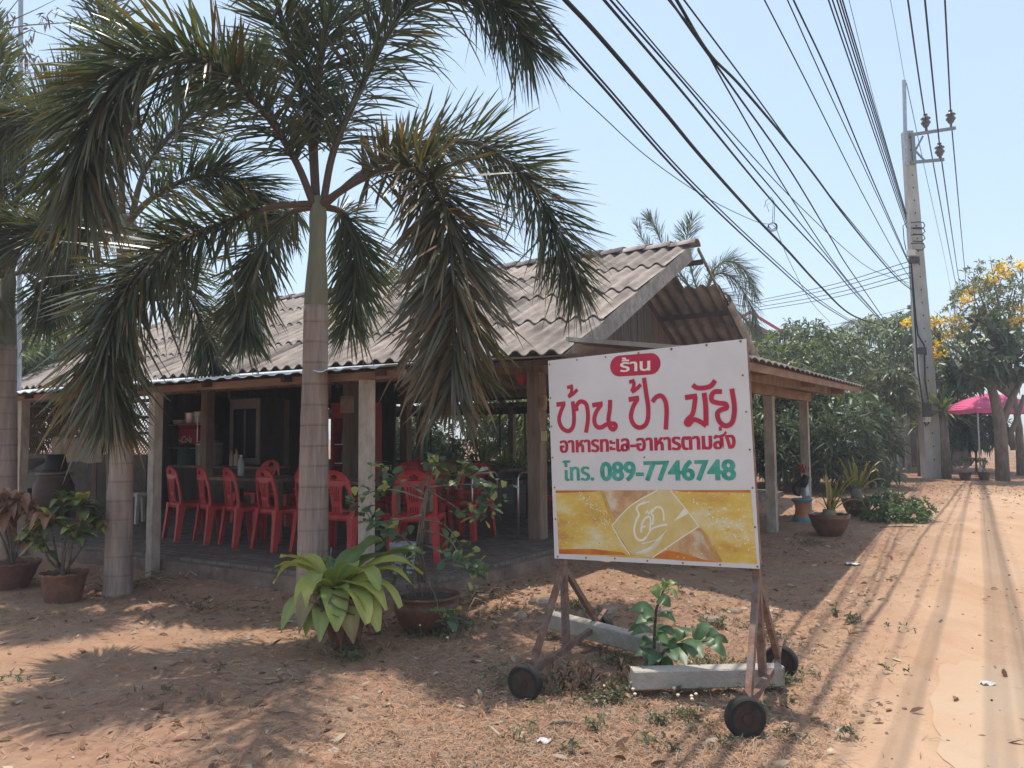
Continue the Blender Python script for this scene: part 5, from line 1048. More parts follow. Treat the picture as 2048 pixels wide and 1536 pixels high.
    for i, (px, py, lab) in enumerate(((1928, 908, 'left one of two small bonsai pots near the frangipani'), (1966, 906, 'right one of two small bonsai pots near the frangipani'))):
        D = 21.5; q = at(px, py, D); c = on(q.x, D); pot('terracotta_pot', lab.replace('bonsai', 'low brown'), c, .34, .22, 'glaze'); root = empty('potted_bonsai', c+Vector((0, 0, .2)), 0, ('grey leafless' if i else 'pinkish leafy')+' desert rose in the '+('right' if i else 'left')+' low pot near the frangipani', 'plant'); b = MB(c+Vector((0, 0, .2))); rg = np.random.RandomState(90+i); tips = []
        t = c+Vector((0, 0, .2)); b.tube([t, t+Vector((0, 0, .12))], [.06, .04], 8)
        for k in range(9): e = t+Vector((rg.randn()*.16, rg.randn()*.1, .28+.12*rg.rand())); b.tube([t+Vector((0, 0, .1)), t.lerp(e, .6), e], [.022, .014, .006], 5); tips.append(tuple(e))
        b.build('stem', M['greywood'], root); G = Geo(); leafcloud(G, np.array(tips*2), rg.randn(18, 3), .10, .035, [(.12, .09, .07), (.09, .11, .05)] if i == 0 else [(.07, .09, .05)], rg, 8 if i == 0 else 4, .3); G.build('foliage', M['leaf'], root, off=c+Vector((0, 0, .2)))
    # spiky sunlit plants behind the open back of the restaurant
    for i, (px, py, D, L) in enumerate(((965, 890, 20.5, .75), (1010, 900, 21, .6), (905, 905, 20.8, .5), (1040, 905, 20.4, .5))):
        q = at(px, py, D); bs = on(q.x, D); root = empty('spiky_plant', bs, 0, ('largest sunlit sword-leaved plant behind the open back', 'sunlit sword-leaved plant right of the largest one', 'short sunlit sword-leaved plant at the left of the opening', 'sunlit sword-leaved plant beside the corner post')[i], 'plant', 'sword-leaved plants behind the restaurant'); G = Geo(); rg = np.random.RandomState(95+i); f = bs+Vector((0, 0, q.z*.45)); b = MB(bs); b.tube([bs, f], [.08, .06], 8); b.build('stem', M['stem'], root)
        for k in range(60):
            a = rg.rand()*6.28; el = .1+1.3*rg.rand(); d = Vector((math.cos(a)*math.cos(el), math.sin(a)*math.cos(el), math.sin(el))); ln = L*(.8+.5*rg.rand()); leaf_blade(G, [f, f+d*ln*.6, f+d*ln-Vector((0, 0, .25*L))], .05, np.array(((.26, .28, .10), (.17, .21, .07), (.34, .32, .14))[rg.randint(3)]), curl=.4, prof=(.7, 1, .8, .5, .04), seed=k)
        G.build('foliage', M['leaf'], root, off=bs)
small_plants()
def corner_twigs():
    c = on(at(-30, 900, 11).x, 11); root = empty('bare_tree', c, 0, 'bare twigs with dry pods in the top left corner', 'tree'); b = MB(c); T = lambda x, y, d=0: at(x, y, 11+d)
    b.tube([c, T(-40, 400), T(-30, 100), T(-10, 60)], [.10, .07, .04, .02], 8); b.build('trunk', M['bark'], root, smooth=True)
    b = MB(c)
    for st in ([(-10, 60), (30, 38), (70, 20), (120, -5)], [(-10, 60), (60, 50), (140, 45), (210, 25), (250, 0)], [(-10, 60), (20, 20), (60, -30)], [(20, 80), (60, 60), (110, 75)]): b.tube([T(*q) for q in st], list(np.linspace(.012, .003, len(st))), 5)
    b.build('twig', M['bark'], root); G = Geo(); rg = np.random.RandomState(12); P = np.array([tuple(T(x+rg.randn()*10, y+rg.randn()*8)) for x, y in ((30, 60), (40, 75), (55, 85), (25, 95), (60, 60), (95, 40), (150, 45), (200, 30), (45, 110), (100, 20), (20, 30), (70, 110))*3])
    leafcloud(G, P, np.tile([[0, 0, -1.]], (len(P), 1)), .13, .03, [(.14, .10, .08), (.20, .15, .12), (.13, .14, .07)], rg, 3, .4); G.build('foliage', M['dry'], root, off=c)  # these strips are the dry seed pods hanging from the twigs
    c = on(at(42, 900, 12).x, 12); b = MB(c); b.tube([c, at(42, -60, 12)], .035, 8); tag(b.build('steel_pole', M['steel'], None, loc=c), 'thin grey steel pole rising between the palms at the top left', 'pole')
corner_twigs()
# ---------------------------------------------------------------- furniture and things on the dining floor
Z_F = .25
def curve_fill(outs, depth):
    cu = bpy.data.curves.new('c', 'CURVE'); cu.dimensions = '2D'; cu.fill_mode = 'BOTH'; cu.extrude = depth/2
    for o in outs:
        sp = cu.splines.new('POLY'); sp.points.add(len(o)-1)
        for p, (x, y) in zip(sp.points, o): p.co = (x, y, 0, 1)
        sp.use_cyclic_u = True
    ob = bpy.data.objects.new('c', cu); me = bpy.data.meshes.new_from_object(ob)
    V = [tuple(v.co) for v in me.vertices]; F = [tuple(p.vertices) for p in me.polygons]
    bpy.data.objects.remove(ob); bpy.data.curves.remove(cu); bpy.data.meshes.remove(me); return V, F
def ell(cx, cy, rx, ry, n=16): return [(cx+rx*math.cos(2*math.pi*k/n), cy+ry*math.sin(2*math.pi*k/n)) for k in range(n)]
def rrect(x0, y0, x1, y1, r, n=4):
    o = []
    for cx, cy, a in ((x1-r, y1-r, 0), (x0+r, y1-r, 90), (x0+r, y0+r, 180), (x1-r, y0+r, 270)):
        for k in range(n+1): t = R(a+90*k/n); o.append((cx+r*math.cos(t), cy+r*math.sin(t)))
    return o
def make_chair():
    root = empty('plastic_chair', (0, 0, 0), 0, None, 'chair')
    # back: arched outline, hand hole, slotted splat with an opening each side
    out = []
    for k in range(25): t = math.pi*k/24; out.append((.19*math.cos(t), .315+.115*math.sin(t)))
    out = [(.215, -.03), (.225, .05), (.222, .15), (.208, .24)]+out[1:-1]+[(-.208, .24), (-.222, .15), (-.225, .05), (-.215, -.03)]
    # dense edges so that the bent back stays smooth
    holes = [ell(0, .365, .052, .022)]
    for sg in (1, -1):
        h = [(.172, .015), (.185, .06), (.185, .14), (.175, .22), (.155, .275), (.125, .290), (.100, .27), (.082, .20), (.070, .12), (.066, .06), (.072, .02), (.10, .008), (.14, .006)]
        holes.append([(sg*x, y) for x, y in h])
    for i in range(5):
        x = -.044+.022*i; k = 1.45; holes.append([(x*.85-.0055, .13), (x*.85+.0055, .13), (x*k+.006, .275), (x*k-.006, .275)])
    for i in range(4):
        x = -.036+.024*i; holes.append(rrect(x-.005, .02, x+.005, .085, .004, 1))
    V, F = curve_fill([out]+holes, .016)
    b = MB(); vs = []
    for x, y, z in V:
        h = y; bend = -.24-.22*h*.55+.55*x*x; vs.append((x, bend+z, .435+h))
    b.add(vs, F); b.build('backrest', M['redplastic'], root)
    b = MB(); sh = rrect(-.215, -.235, .225*1, .235, .06, 5); sh = [(x*(1.0 if y > 0 else .97), y) for x, y in sh]; n = len(sh)
    rings = [[(x*f, y*f, .43-.012*(1-f)*2+(.0 if f < 1 else 0)) for x, y in sh+[sh[0]]] for f in (.02, .6, .9, 1.0)]+[[(x*1.015, y*1.015, .41) for x, y in sh+[sh[0]]], [(x*1.0, y*1.0, .375) for x, y in sh+[sh[0]]], [(x*.97, y*.97, .375) for x, y in sh+[sh[0]]], [(x*.96, y*.96, .41) for x, y in sh+[sh[0]]], [(.0, .0, .415) for x, y in sh+[sh[0]]]]
    b.grid(rings); b.build('seat', M['redplastic'], root, smooth=True)
    for sx in (1, -1):
        for sy in (1, -1):
            b = MB(); top = Vector((sx*.190, sy*.205, .425)); bot = Vector((sx*.225, sy*(.235 if sy > 0 else .265), 0)); 
            w = (.075, .042) 
            vs = []
            for P, k in ((top, 1.15), (top.lerp(bot, .45), .85), (bot, .72)):
                a, c = .038*k, .038*k
                L = [(a, c), (-a, c), (-a, c-.010), (a-.010, c-.010), (a-.010, -c), (a, -c)]
                vs += [P+Vector((sx*x, sy*y, 0)) for x, y in L]
            fl = sx*sy < 0; fs = []
            for r in range(2):
                for k in range(6): f = (r*6+k, r*6+(k+1) % 6, (r+1)*6+(k+1) % 6, (r+1)*6+k); fs.append(f if fl else f[::-1])
            fs += [(12, 13, 14, 15), (12, 15, 16, 17)]
            b.add(vs, fs); b.build('leg', M['redplastic'], root)
    return root
CH0 = make_chair(); ch_used = [False]
def chair(p, q, face, label, group, dev=0.0):
    o = dup(CH0) if ch_used[0] else CH0; ch_used[0] = True
    o.location = HW(p, q, Z_F+.002); o.rotation_euler = (0, 0, HROT+(0 if face > 0 else math.pi)+dev)
    o.scale = (1.04, 1.04, 1.06); tag(o, label, 'chair', group); return o
GF, GB, GR_ = 'red chairs along the front tables', 'red chairs on the far side of the front tables', 'red chairs deeper in the dining room'
for i, (p, q, dv, lab) in enumerate(((-8.72, 6.28, -.30, 'red plastic chair nearest the concrete post, first in the front row'), (-8.12, 6.28, -.36, 'red plastic chair second from the concrete post in the front row'), (-7.60, 6.26, -.33, 'red plastic chair third from the concrete post in the front row'),
        (-6.98, 6.24, -.22, 'red plastic chair just left of the tallest palm trunk'), (-6.36, 6.26, -.2, 'red plastic chair mostly hidden behind the tallest palm trunk'), (-5.76, 6.10, -.10, 'red plastic chair close behind the right concrete post, its back turned to the yard'), (-5.12, 6.35, .5, 'red plastic chair between the right concrete post and the shrub'))): chair(p, q, 1, lab, GF, dv)
for i, (p, q, dv, lab) in enumerate(((-9.6, 8.0, .05, 'red chair back rising behind the table, leftmost of the far row'), (-8.85, 8.0, -.1, 'red chair back beside the water bottle left of the palm'), (-7.4, 7.95, .1, 'red chair back seen just left of the right concrete post'), (-6.82, 7.95, 0, 'red chair back just right of the concrete post, far side of the table'), (-6.3, 7.9, -.1, 'red chair back right of centre above the shrub leaves'), (-5.65, 7.95, .1, 'red chair back behind the right end of the second front table'))): chair(p, q, -1, lab, GB, dv)
for i, (p, q, fc, dv, lab) in enumerate(((-7.5, 9.5, 1, .1, 'red chair in the second table row with its back to the yard'), (-6.9, 9.5, 1, -.1, 'second red chair of the inner row, under the hanging frond'), (-6.0, 11.3, -1, 0, 'red chair beyond the inner table left of the water bottles'), (-5.4, 11.3, -1, .1, 'red chair beyond the inner table right of the water bottles'), (-4.75, 9.7, 1, -.3, 'red chair beside the chrome-legged table near the corner post'))): chair(p, q, fc, lab, GR_, dv)
def table(p0, p1, q0, q1, label, z=1.0, leg='darkwood', top='wood'):
    c = HW((p0+p1)/2, (q0+q1)/2, Z_F); root = empty('dining_table', c, HROT, label, 'table', 'wooden dining tables'); L, W_ = p1-p0, q1-q0; h = z-Z_F
    b = MB(); n = 4
    for k in range(n): b.box((0, -W_/2+W_/n*(k+.5), h-.02), (L, W_/n-.006, .04))
    b.build('table_top', M[top], root)
    b = MB(); b.box((0, -W_/2+.06, h-.085), (L-.1, .03, .09)); b.box((0, W_/2-.06, h-.085), (L-.1, .03, .09)); b.box((L/2-.06, 0, h-.085), (.03, W_-.12, .09)); b.box((-L/2+.06, 0, h-.085), (.03, W_-.12, .09)); b.build('apron', M[leg], root)
    for sx in (1, -1):
        for sy in (1, -1): b = MB(); b.box((sx*(L/2-.07), sy*(W_/2-.07), (h-.04)/2), (.07, .07, h-.04)); b.build('leg', M['wood' if top == 'wood' and sx > 0 else leg], root)
    return root
table(-9.15, -7.55, 6.62, 7.35, 'long wooden dining table behind the first four red chairs')
table(-7.2, -5.65, 6.62, 7.35, 'wooden dining table behind the right concrete post')
table(-7.7, -6.4, 9.85, 10.55, 'dark wooden table of the inner row under the hanging frond')
table(-6.2, -5.0, 10.2, 10.9, 'wooden table at the back carrying the pack of water bottles')
def chrome_table():
    c = HW(-4.72, 8.9, Z_F); a = [at(945, 1062, 9.5), at(1037, 1073, 9.5)]
    m = (a[0]+a[1])/2; m.z = Z_F; root = empty('folding_table', m, 0, 'dark-topped table on two bent chrome tube legs left of the corner post', 'table')
    for x, D in ((945, 9.5), (1037, 9.5)):
        f = at(x, 1070, D); b = MB(m); f.z = Z_F; k = Vector((.53*.55, .848*.55, 0)); h = .80
        P = [f, f+Vector((0, 0, h-.06)), f+Vector((0, 0, h-.02))+k*.06, f+Vector((0, 0, h))+k*.14, f+k*.86+Vector((0, 0, h)), f+k*.94+Vector((0, 0, h-.02)), f+k+Vector((0, 0, h-.06)), f+k]
        b.tube(P, .013, 8); b.build('leg', M['chrome'], root, smooth=True)
    b = MB(m); l, r = at(945, 1070, 9.5), at(1037, 1070, 9.5); l.z = r.z = 0; k = Vector((.53*.55, .848*.55, 0)); d = (r-l)
    q = [l-d*.02+k*.05, r+d*.02+k*.05, r+d*.02+k*.95, l-d*.02+k*.95]; b.add([(*p[:2], Z_F+.72) for p in q]+[(*p[:2], Z_F+.745) for p in q], [(3, 2, 1, 0), (4, 5, 6, 7), (0, 1, 5, 4), (1, 2, 6, 5), (2, 3, 7, 6), (3, 0, 4, 7)]); b.build('table_top', M['black'], root)
chrome_table()
def thingbox(name, label, cat, c, rz=HROT, group=None): return empty(name, c, rz, label, cat, group)
def stools():
    for p, q, lab, m, h, r in ((-5.05, 9.2, 'red plastic stool under the dark-topped chrome table', 'redplastic', .45, .15), (-11.0, 7.0, 'off-white plastic stool between the middle palm and the concrete post', None, .46, .14)):
        c = HW(p, q, Z_F+.002); root = thingbox('plastic_stool', lab, 'stool', c); mat = M[m] if m else mk('cream_plastic', (.42, .36, .32), (.52, .46, .41), 6, .5)
        b = MB(); sh = rrect(-r, -r, r, r, .05, 4); b.grid([[(x*f, y*f, z) for x, y in sh+[sh[0]]] for f, z in ((.02, h), (.9, h), (1, h-.012), (1.03, h-.06), (.97, h-.06))]); b.build('seat', mat, root, smooth=True)
        for sx in (1, -1):
            for sy in (1, -1): b = MB(); b.beam((sx*r*.82, sy*r*.82, h-.02), (sx*r*1.12, sy*r*1.12, 0), .055, .05, up=(0, 1, 0), w2=.04, h2=.04); b.build('leg', mat, root)
stools()
def kitchen():
    zc = 1.04
    c = HW(-11.8, 8.95, Z_F); root = thingbox('kitchen_counter', 'long dark counter along the kitchen crowded with pots', 'counter', c)
    b = MB(); b.box((0, 0, zc-Z_F-.02), (3.1, .62, .04)); b.build('counter_top', M['wood'], root)
    b = MB(); b.box((0, .05, (zc-Z_F-.04)/2), (3.0, .5, zc-Z_F-.045)); b.build('cabinet', M['darkwood'], root)
    # red ice chest with its script lettering
    c = HW(-12.75, 9.05, zc+.002); root = thingbox('ice_chest', 'red ice chest with pale script lettering at the left end of the counter', 'ice chest', c)
    redm = mk('chest_red', (.30, .022, .03), (.40, .04, .045), 4, .45); bd = MB(); bd.box((0, 0, .33), (1.05, .42, .66)); o = bd.build('body', redm, root); bv = o.modifiers.new('b', 'BEVEL'); bv.width = .03; bv.segments = 3
    bd = MB(); bd.box((0, 0, .70), (1.08, .45, .07)); o = bd.build('lid', redm, root); bv = o.modifiers.new('b', 'BEVEL'); bv.width = .02; bv.segments = 2
    cu = bpy.data.curves.new('t', 'FONT'); cu.body = 'Coca-Cola'; cu.size = .17; cu.shear = .35; cu.offset = .002; t = bpy.data.objects.new('t', cu); me = bpy.data.meshes.new_from_object(t); bpy.data.objects.remove(t); bpy.data.curves.remove(cu)
    for v in me.vertices: v.co = (v.co.x-.36, -.2125, .40+v.co.y)
    me.name = 'lettering'; me.materials.append(mk('script_white', (.62, .55, .5), None, rough=.5)); l = bpy.data.objects.new('lettering', me); COL.objects.link(l); l.parent = root
    # wire rack with pans on it
    c = HW(-12.35, 8.75, zc+.002); root = thingbox('dish_rack', 'thin wire dish rack standing before the red ice chest', 'rack', c); b = MB()
    for sx in (-.42, .42):
        for sy in (-.11, .11): b.tube([(sx, sy, 0), (sx, sy, .84)], .008, 5)
    for z in (.30, .72):
        for sy in (-.11, .11): b.tube([(-.42, sy, z), (.42, sy, z)], .007, 5)
        for x in np.arange(-.42, .43, .07): b.tube([(x, -.11, z), (x, .11, z)], .004, 4)
    b.build('wire_frame', M['alu'], root)
    for i, (x, r, h, m) in enumerate(((-.18, .16, .07, 'alu'), (.12, .125, .20, 'alu'), (.36, .12, .22, 'steel'))):
        c2 = c+Vector((.848*x, -.53*x, .735)); o = thingbox('cooking_pot', ('flat pan', 'round dented pot', 'grey steel pot')[i]+' sitting on top of the wire dish rack', 'pot', c2, group='pots on the wire rack'); b = MB(); b.lathe([(r*.8, 0), (r*.98, h*.15), (r, h*.9), (r*1.06, h), (r*.95, h*.97), (r*.3, h*1.02)], 20); b.build('body', M[m], o, smooth=True); b = MB(); b.tube([(r*.9, 0, h*.8), (r*1.3, 0, h*.9), (r*1.35, 0, h*.82)], .012, 6); b.build('handle', M['black'], o)
    # pots on the counter
    def cpot(p, q, r, h, mat, lab, lid, knob=True):
        c2 = HW(p, q, zc+.002); o = thingbox('cooking_pot', lab, 'pot', c2); b = MB(); b.lathe([(r*.92, 0), (r, h*.08), (r, h*.9), (r*1.05, h*.93), (r*.98, h*.95)], 26); b.build('body', mat, o, smooth=True)
        b = MB(); b.lathe([(r*1.08, h*.95), (r*1.05, h*1.0), (r*.6, h*1.1), (r*.12, h*1.14), (r*.12, h*1.2), (r*.05, h*1.24)], 26); b.build('lid', lid, o, smooth=True); return o
    gr = mk('green_enamel', (.035, .075, .06), (.06, .10, .08), 6, .4); cpot(-12.28, 8.70, .17, .34, gr, 'dark green lidded pot standing on the counter', M['black']); cpot(-11.75, 8.75, .22, .40, M['alu'], 'large aluminium stockpot with a flat lid on the counter', mk('brown_lid', (.28, .17, .13), (.36, .24, .19), 6, .5))
    c2 = HW(-13.0, 8.72, zc+.002); o = thingbox('plastic_basket', 'yellow slatted basket at the left end of the counter', 'basket', c2); ym = mk('yellow_plastic', (.42, .38, .08), (.5, .45, .12), 6, .5); b = MB()
    for x in np.arange(-.22, .23, .055): b.box((x, -.13, .11), (.028, .012, .20)); b.box((x, .13, .11), (.028, .012, .20))
    b.box((0, -.13, .215), (.48, .02, .03)); b.box((0, .13, .215), (.48, .02, .03)); b.box((-.235, 0, .11), (.012, .25, .22)); b.box((.235, 0, .11), (.012, .25, .22)); b.box((0, 0, .008), (.46, .26, .012)); b.build('slats', ym, o)
    for i, p in enumerate((-11.1, -10.98)):
        c2 = HW(p, 8.72, zc+.002); o = thingbox('sauce_bottle', ('left', 'right')[i]+' pale bottle beside the aluminium stockpot', 'bottle', c2, group='bottles on the counter'); b = MB(); b.lathe([(.038, 0), (.042, .02), (.042, .17), (.018, .22), (.016, .27)], 14); b.build('body', mk('bottle_pale', (.45, .33, .25), (.55, .45, .35), 5, .3), o, smooth=True); b = MB(); b.lathe([(.019, .268), (.019, .295), (.01, .297)], 12); b.build('cap', M['redplastic'], o)
    # glass-fronted cabinet
    c = HW(-11.7, 9.75, Z_F); root = thingbox('display_cabinet', 'tall pale-framed glass cabinet standing behind the counter end', 'cabinet', c); fr = mk('cabinet_frame', (.34, .29, .26), (.42, .37, .33), 6, .5); H_ = 1.98; b = MB()
    for x in (-.36, .36): b.box((x, -.28, H_/2), (.07, .05, H_)); 
    b.box((0, -.28, H_-.09), (.66, .05, .18)); b.box((0, -.28, .45), (.66, .05, .9)); b.build('frame', fr, root)
    b = MB(); b.box((0, .28, H_/2), (.78, .02, H_)); b.box((-.385, 0, H_/2), (.02, .55, H_)); b.box((.385, 0, H_/2), (.02, .55, H_)); b.box((0, 0, H_+.012), (.82, .62, .02)); b.build('case', M['darkwood'], root)
    gl = bpy.data.materials.new('dark_glass'); gl.use_nodes = True; g = gl.node_tree.nodes['Principled BSDF']; g.inputs['Base Color'].default_value = (.03, .035, .038, 1); g.inputs['Roughness'].default_value = .06; g.inputs['Specular IOR Level'].default_value = .8
    b = MB(); b.box((0, -.275, 1.35), (.64, .012, .88)); b.build('pane', gl, root); b = MB(); b.box((0, -.286, 1.35), (.03, .012, .88)); b.build('mullion', fr, root)
    # drinks fridge
    c = HW(-9.35, 9.9, Z_F); root = thingbox('drinks_fridge', 'red drinks fridge with lit-looking shelves of bottles right of the palm trunk', 'fridge', c)
    root['label'] = 'red drinks fridge with shelves of bottles right of the palm trunk'
    b = MB(); H_ = 1.85; b.box((0, .28, H_/2), (.62, .04, H_)); b.box((-.30, 0, H_/2), (.04, .56, H_)); b.box((.30, 0, H_/2), (.04, .56, H_)); b.box((0, 0, .12), (.56, .55, .24)); b.box((0, 0, H_-.13), (.56, .55, .26)); b.build('body', redm, root)
    b = MB()
    for z in (.5, .82, 1.14): b.box((0, 0, z), (.55, .5, .015))
    b.build('shelf', M['white'], root)
    for z in (.25, .51, .83, 1.15):
        for x in (-.2, -.1, 0, .1, .2):
            b = MB(); b.lathe([(.033, z), (.034, z+.14), (.013, z+.19), (.013, z+.23)], 10, (x, -.12, 0)); b.build('bottle', M['_b1'] if '_b1' in M else M.setdefault('_b1', mk('bottle_green', (.05, .14, .08), (.12, .22, .14), 12, .2)), root, smooth=True)
    # notice card, red lantern, little boxes on the posts
    c = HW(-7.93, 8.205, 1.86); o = thingbox('notice_card', 'blank brown card hung on the dark post near the right concrete post', 'card', c); b = MB(); b.box((0, 0, .12), (.26, .012, .24)); b.build('card', mk('card_brown', (.30, .22, .17), (.38, .29, .23), 5, .8), o); b = MB(); b.box((0, -.008, .215), (.27, .006, .02)); b.build('batten', M['wood'], o)
    def T(x, y, D): return at(x, y, D)
    c = T(1047, 770, 9.75); o = thingbox('red_lantern', 'red hanging box just left of the corner post top', 'lantern', c); b = MB(); b.lathe([(.05, 0), (.085, .03), (.09, .12), (.085, .22), (.05, .25)], 14); b.build('body', M['redplastic'], o, smooth=True); b = MB(); b.tube([(0, 0, .25), (0, 0, .34)], .006, 5); b.build('hanger', M['black'], o)
    c = T(1087, 815, 9.42); o = thingbox('fuse_box', 'small ochre box fixed to the side of the corner post', 'box', c); b = MB(); b.box((0, 0, .06), (.07, .06, .17)); b.build('body', mk('ochre', (.32, .19, .10), (.4, .26, .15), 6, .7), o); b = MB(); b.box((0, -.033, .06), (.05, .006, .13)); b.build('cover', M['redwood'], o)
    c = T(1088, 872, 9.40); o = thingbox('yellow_tag', 'pale yellow square tag stuck on the corner post', 'tag', c); b = MB(); b.box((0, 0, 0), (.08, .01, .12)); b.build('paper', mk('tag_yellow', (.5, .42, .22), (.56, .48, .28), 6, .8), o)
    # jar, bucket, sink in the left bay
    c = HW(-13.15, 6.85, Z_F); root = thingbox('water_jar', 'big brown glazed water jar with a pale lid in the left bay', 'jar', c); b = MB(); b.lathe([(.20, 0), (.26, .12), (.31, .34), (.30, .52), (.24, .64), (.22, .68), (.24, .70)], 30); b.build('body', mk('jar_glaze', (.085, .048, .036), (.14, .085, .065), 4, .45), root, smooth=True); b = MB(); b.lathe([(.27, .705), (.275, .72), (.26, .735), (.05, .745)], 26); b.build('lid', M['alu'], root)
    c2 = c+Vector((.02, 0, .752)); o = thingbox('bucket', 'black bucket upside down on top of the water jar', 'bucket', c2); b = MB(); b.lathe([(.175, 0), (.18, .02), (.135, .26), (.125, .27)], 24); b.build('body', M['black'], o, smooth=True); b = MB(); b.lathe([(.18, 0), (.19, .012), (.18, .028)], 24); b.build('rim', M['black'], o)
    c = HW(-14.2, 6.9, Z_F); root = thingbox('wash_basin', 'pale wash basin with a tilted lid behind the left edge post', 'basin', c); b = MB(); b.box((0, 0, .58), (.6, .5, .26)); b.build('tub', M['white'], root); b = MB(); b.beam((-.32, 0, .74), (.34, 0, .94), .52, .02, up=(0, 0, 1)); b.build('lid', M['alu'], root)
    for sx in (-.25, .25):
        b = MB(); b.box((sx, 0, .225), (.06, .4, .45)); b.build('leg', M['black'], root)
    c = HW(-14.55, 8.2, 1.10); root = thingbox('cloth_banner', 'blank stained cream cloth banner hanging on the wire lattice', 'banner', c); b = MB(); A = []
    for j in range(7): A.append([(-.85+1.7*i/16-.4, -.02-.018*math.sin(i*1.1+j*.5), .46*j/6+.015*math.sin(i*.9)-(.03*i/16)) for i in range(17)])
    b.grid(A); b.build('cloth', mk('stained_cloth', (.38, .31, .25), (.50, .42, .35), 5, .9, c3=(.24, .18, .14), s3=3), root, smooth=True)
    # water bottle pack on the inner table
    c = HW(-5.55, 10.45, 1.002); root = thingbox('water_bottle_pack', 'pack of clear water bottles on the back table near the opening', 'bottle pack', c); gb = mk('clear_plastic', (.30, .32, .30), (.40, .42, .40), 9, .25)
    for i in range(4):
        for j in range(2): b = MB(); b.lathe([(.038, 0), (.04, .03), (.04, .19), (.018, .23), (.016, .25)], 12, (-.13+.087*i, -.045+.09*j, 0)); b.build('bottle', gb, root, smooth=True)
    c = HW(-8.72, 7.0, 1.002); o = thingbox('water_bottle', 'clear water bottle standing on the front table left of the palm', 'bottle', c); b = MB(); b.lathe([(.04, 0), (.043, .03), (.043, .18), (.018, .24), (.016, .26)], 14); b.build('body', gb, o, smooth=True); b = MB(); b.lathe([(.019, .258), (.019, .28), (.01, .282)], 10); b.build('cap', M['white'], o)
    c = HW(-4.72, 5.62, Z_F+.002); root = thingbox('waste_basket', 'grey slotted waste basket behind the birds nest fern', 'basket', c); b = MB(); wm = mk('grey_plastic', (.36, .35, .34), (.44, .43, .42), 6, .5)
    for k in range(30):
        a = 2*math.pi*k/30; b.beam((.095*math.cos(a), .095*math.sin(a), .01), (.118*math.cos(a), .118*math.sin(a), .25), .016, .004, up=(math.cos(a), math.sin(a), 0))
    for r, z in ((.097, .01), (.106, .12)): b.lathe([(r-.003, z-.012), (r+.002, z), (r-.003, z+.012)], 30)
    b.build('slats', wm, root); b = MB(); b.lathe([(.115, .24), (.128, .25), (.126, .275), (.114, .27)], 30); b.build('rim', wm, root, smooth=True)
kitchen()
# ---------------------------------------------------------------- far side of the lane
def canopy():
    D = 24; c = on(at(1975, 880, D).x, D); root = empty('canopy_tent', c, 0, 'bright pink pop-up canopy tent behind the frangipani trunk', 'tent'); z = at(1960, 818, D).z; L, R_ = at(1914, 822, D).x, at(2046, 822, D).x; hx = (R_-L)/2; top = at(1970, 786, D).z
    cx = (L+R_)/2-c.x; b = MB(); n = 8; z -= c.z; top -= c.z
    pink = mk('pink_fabric', (.62, .07, .20), (.72, .11, .27), 3, .6)
    sq = [(hx, -hx), (hx, hx), (-hx, hx), (-hx, -hx), (hx, -hx)]
    rows = []
    for f, h in ((1, -.20), (1, 0), (.75, .32), (.5, .62), (.25, .85), (.02, 1.0)):
        ring = []
        for i in range(4):
            for k in range(n): t = k/n; x = sq[i][0]*(1-t)+sq[i+1][0]*t; y = sq[i][1]*(1-t)+sq[i+1][1]*t; ring.append((cx+x*f, y*f, (z+(top-z)*h if h >= 0 else z-.14)-.03*math.sin(math.pi*t)*(f > .3)))
        rows.append(ring+[ring[0]])
    b.grid(rows); b.build('fabric', pink, root)
    for sx in (1, -1):
        for sy in (1, -1): b = MB(); b.tube([(cx+sx*(hx-.05), sy*(hx-.05), 0), (cx+sx*(hx-.05), sy*(hx-.05), z)], .025, 6); b.build('pole', M['steel'], root)
canopy()
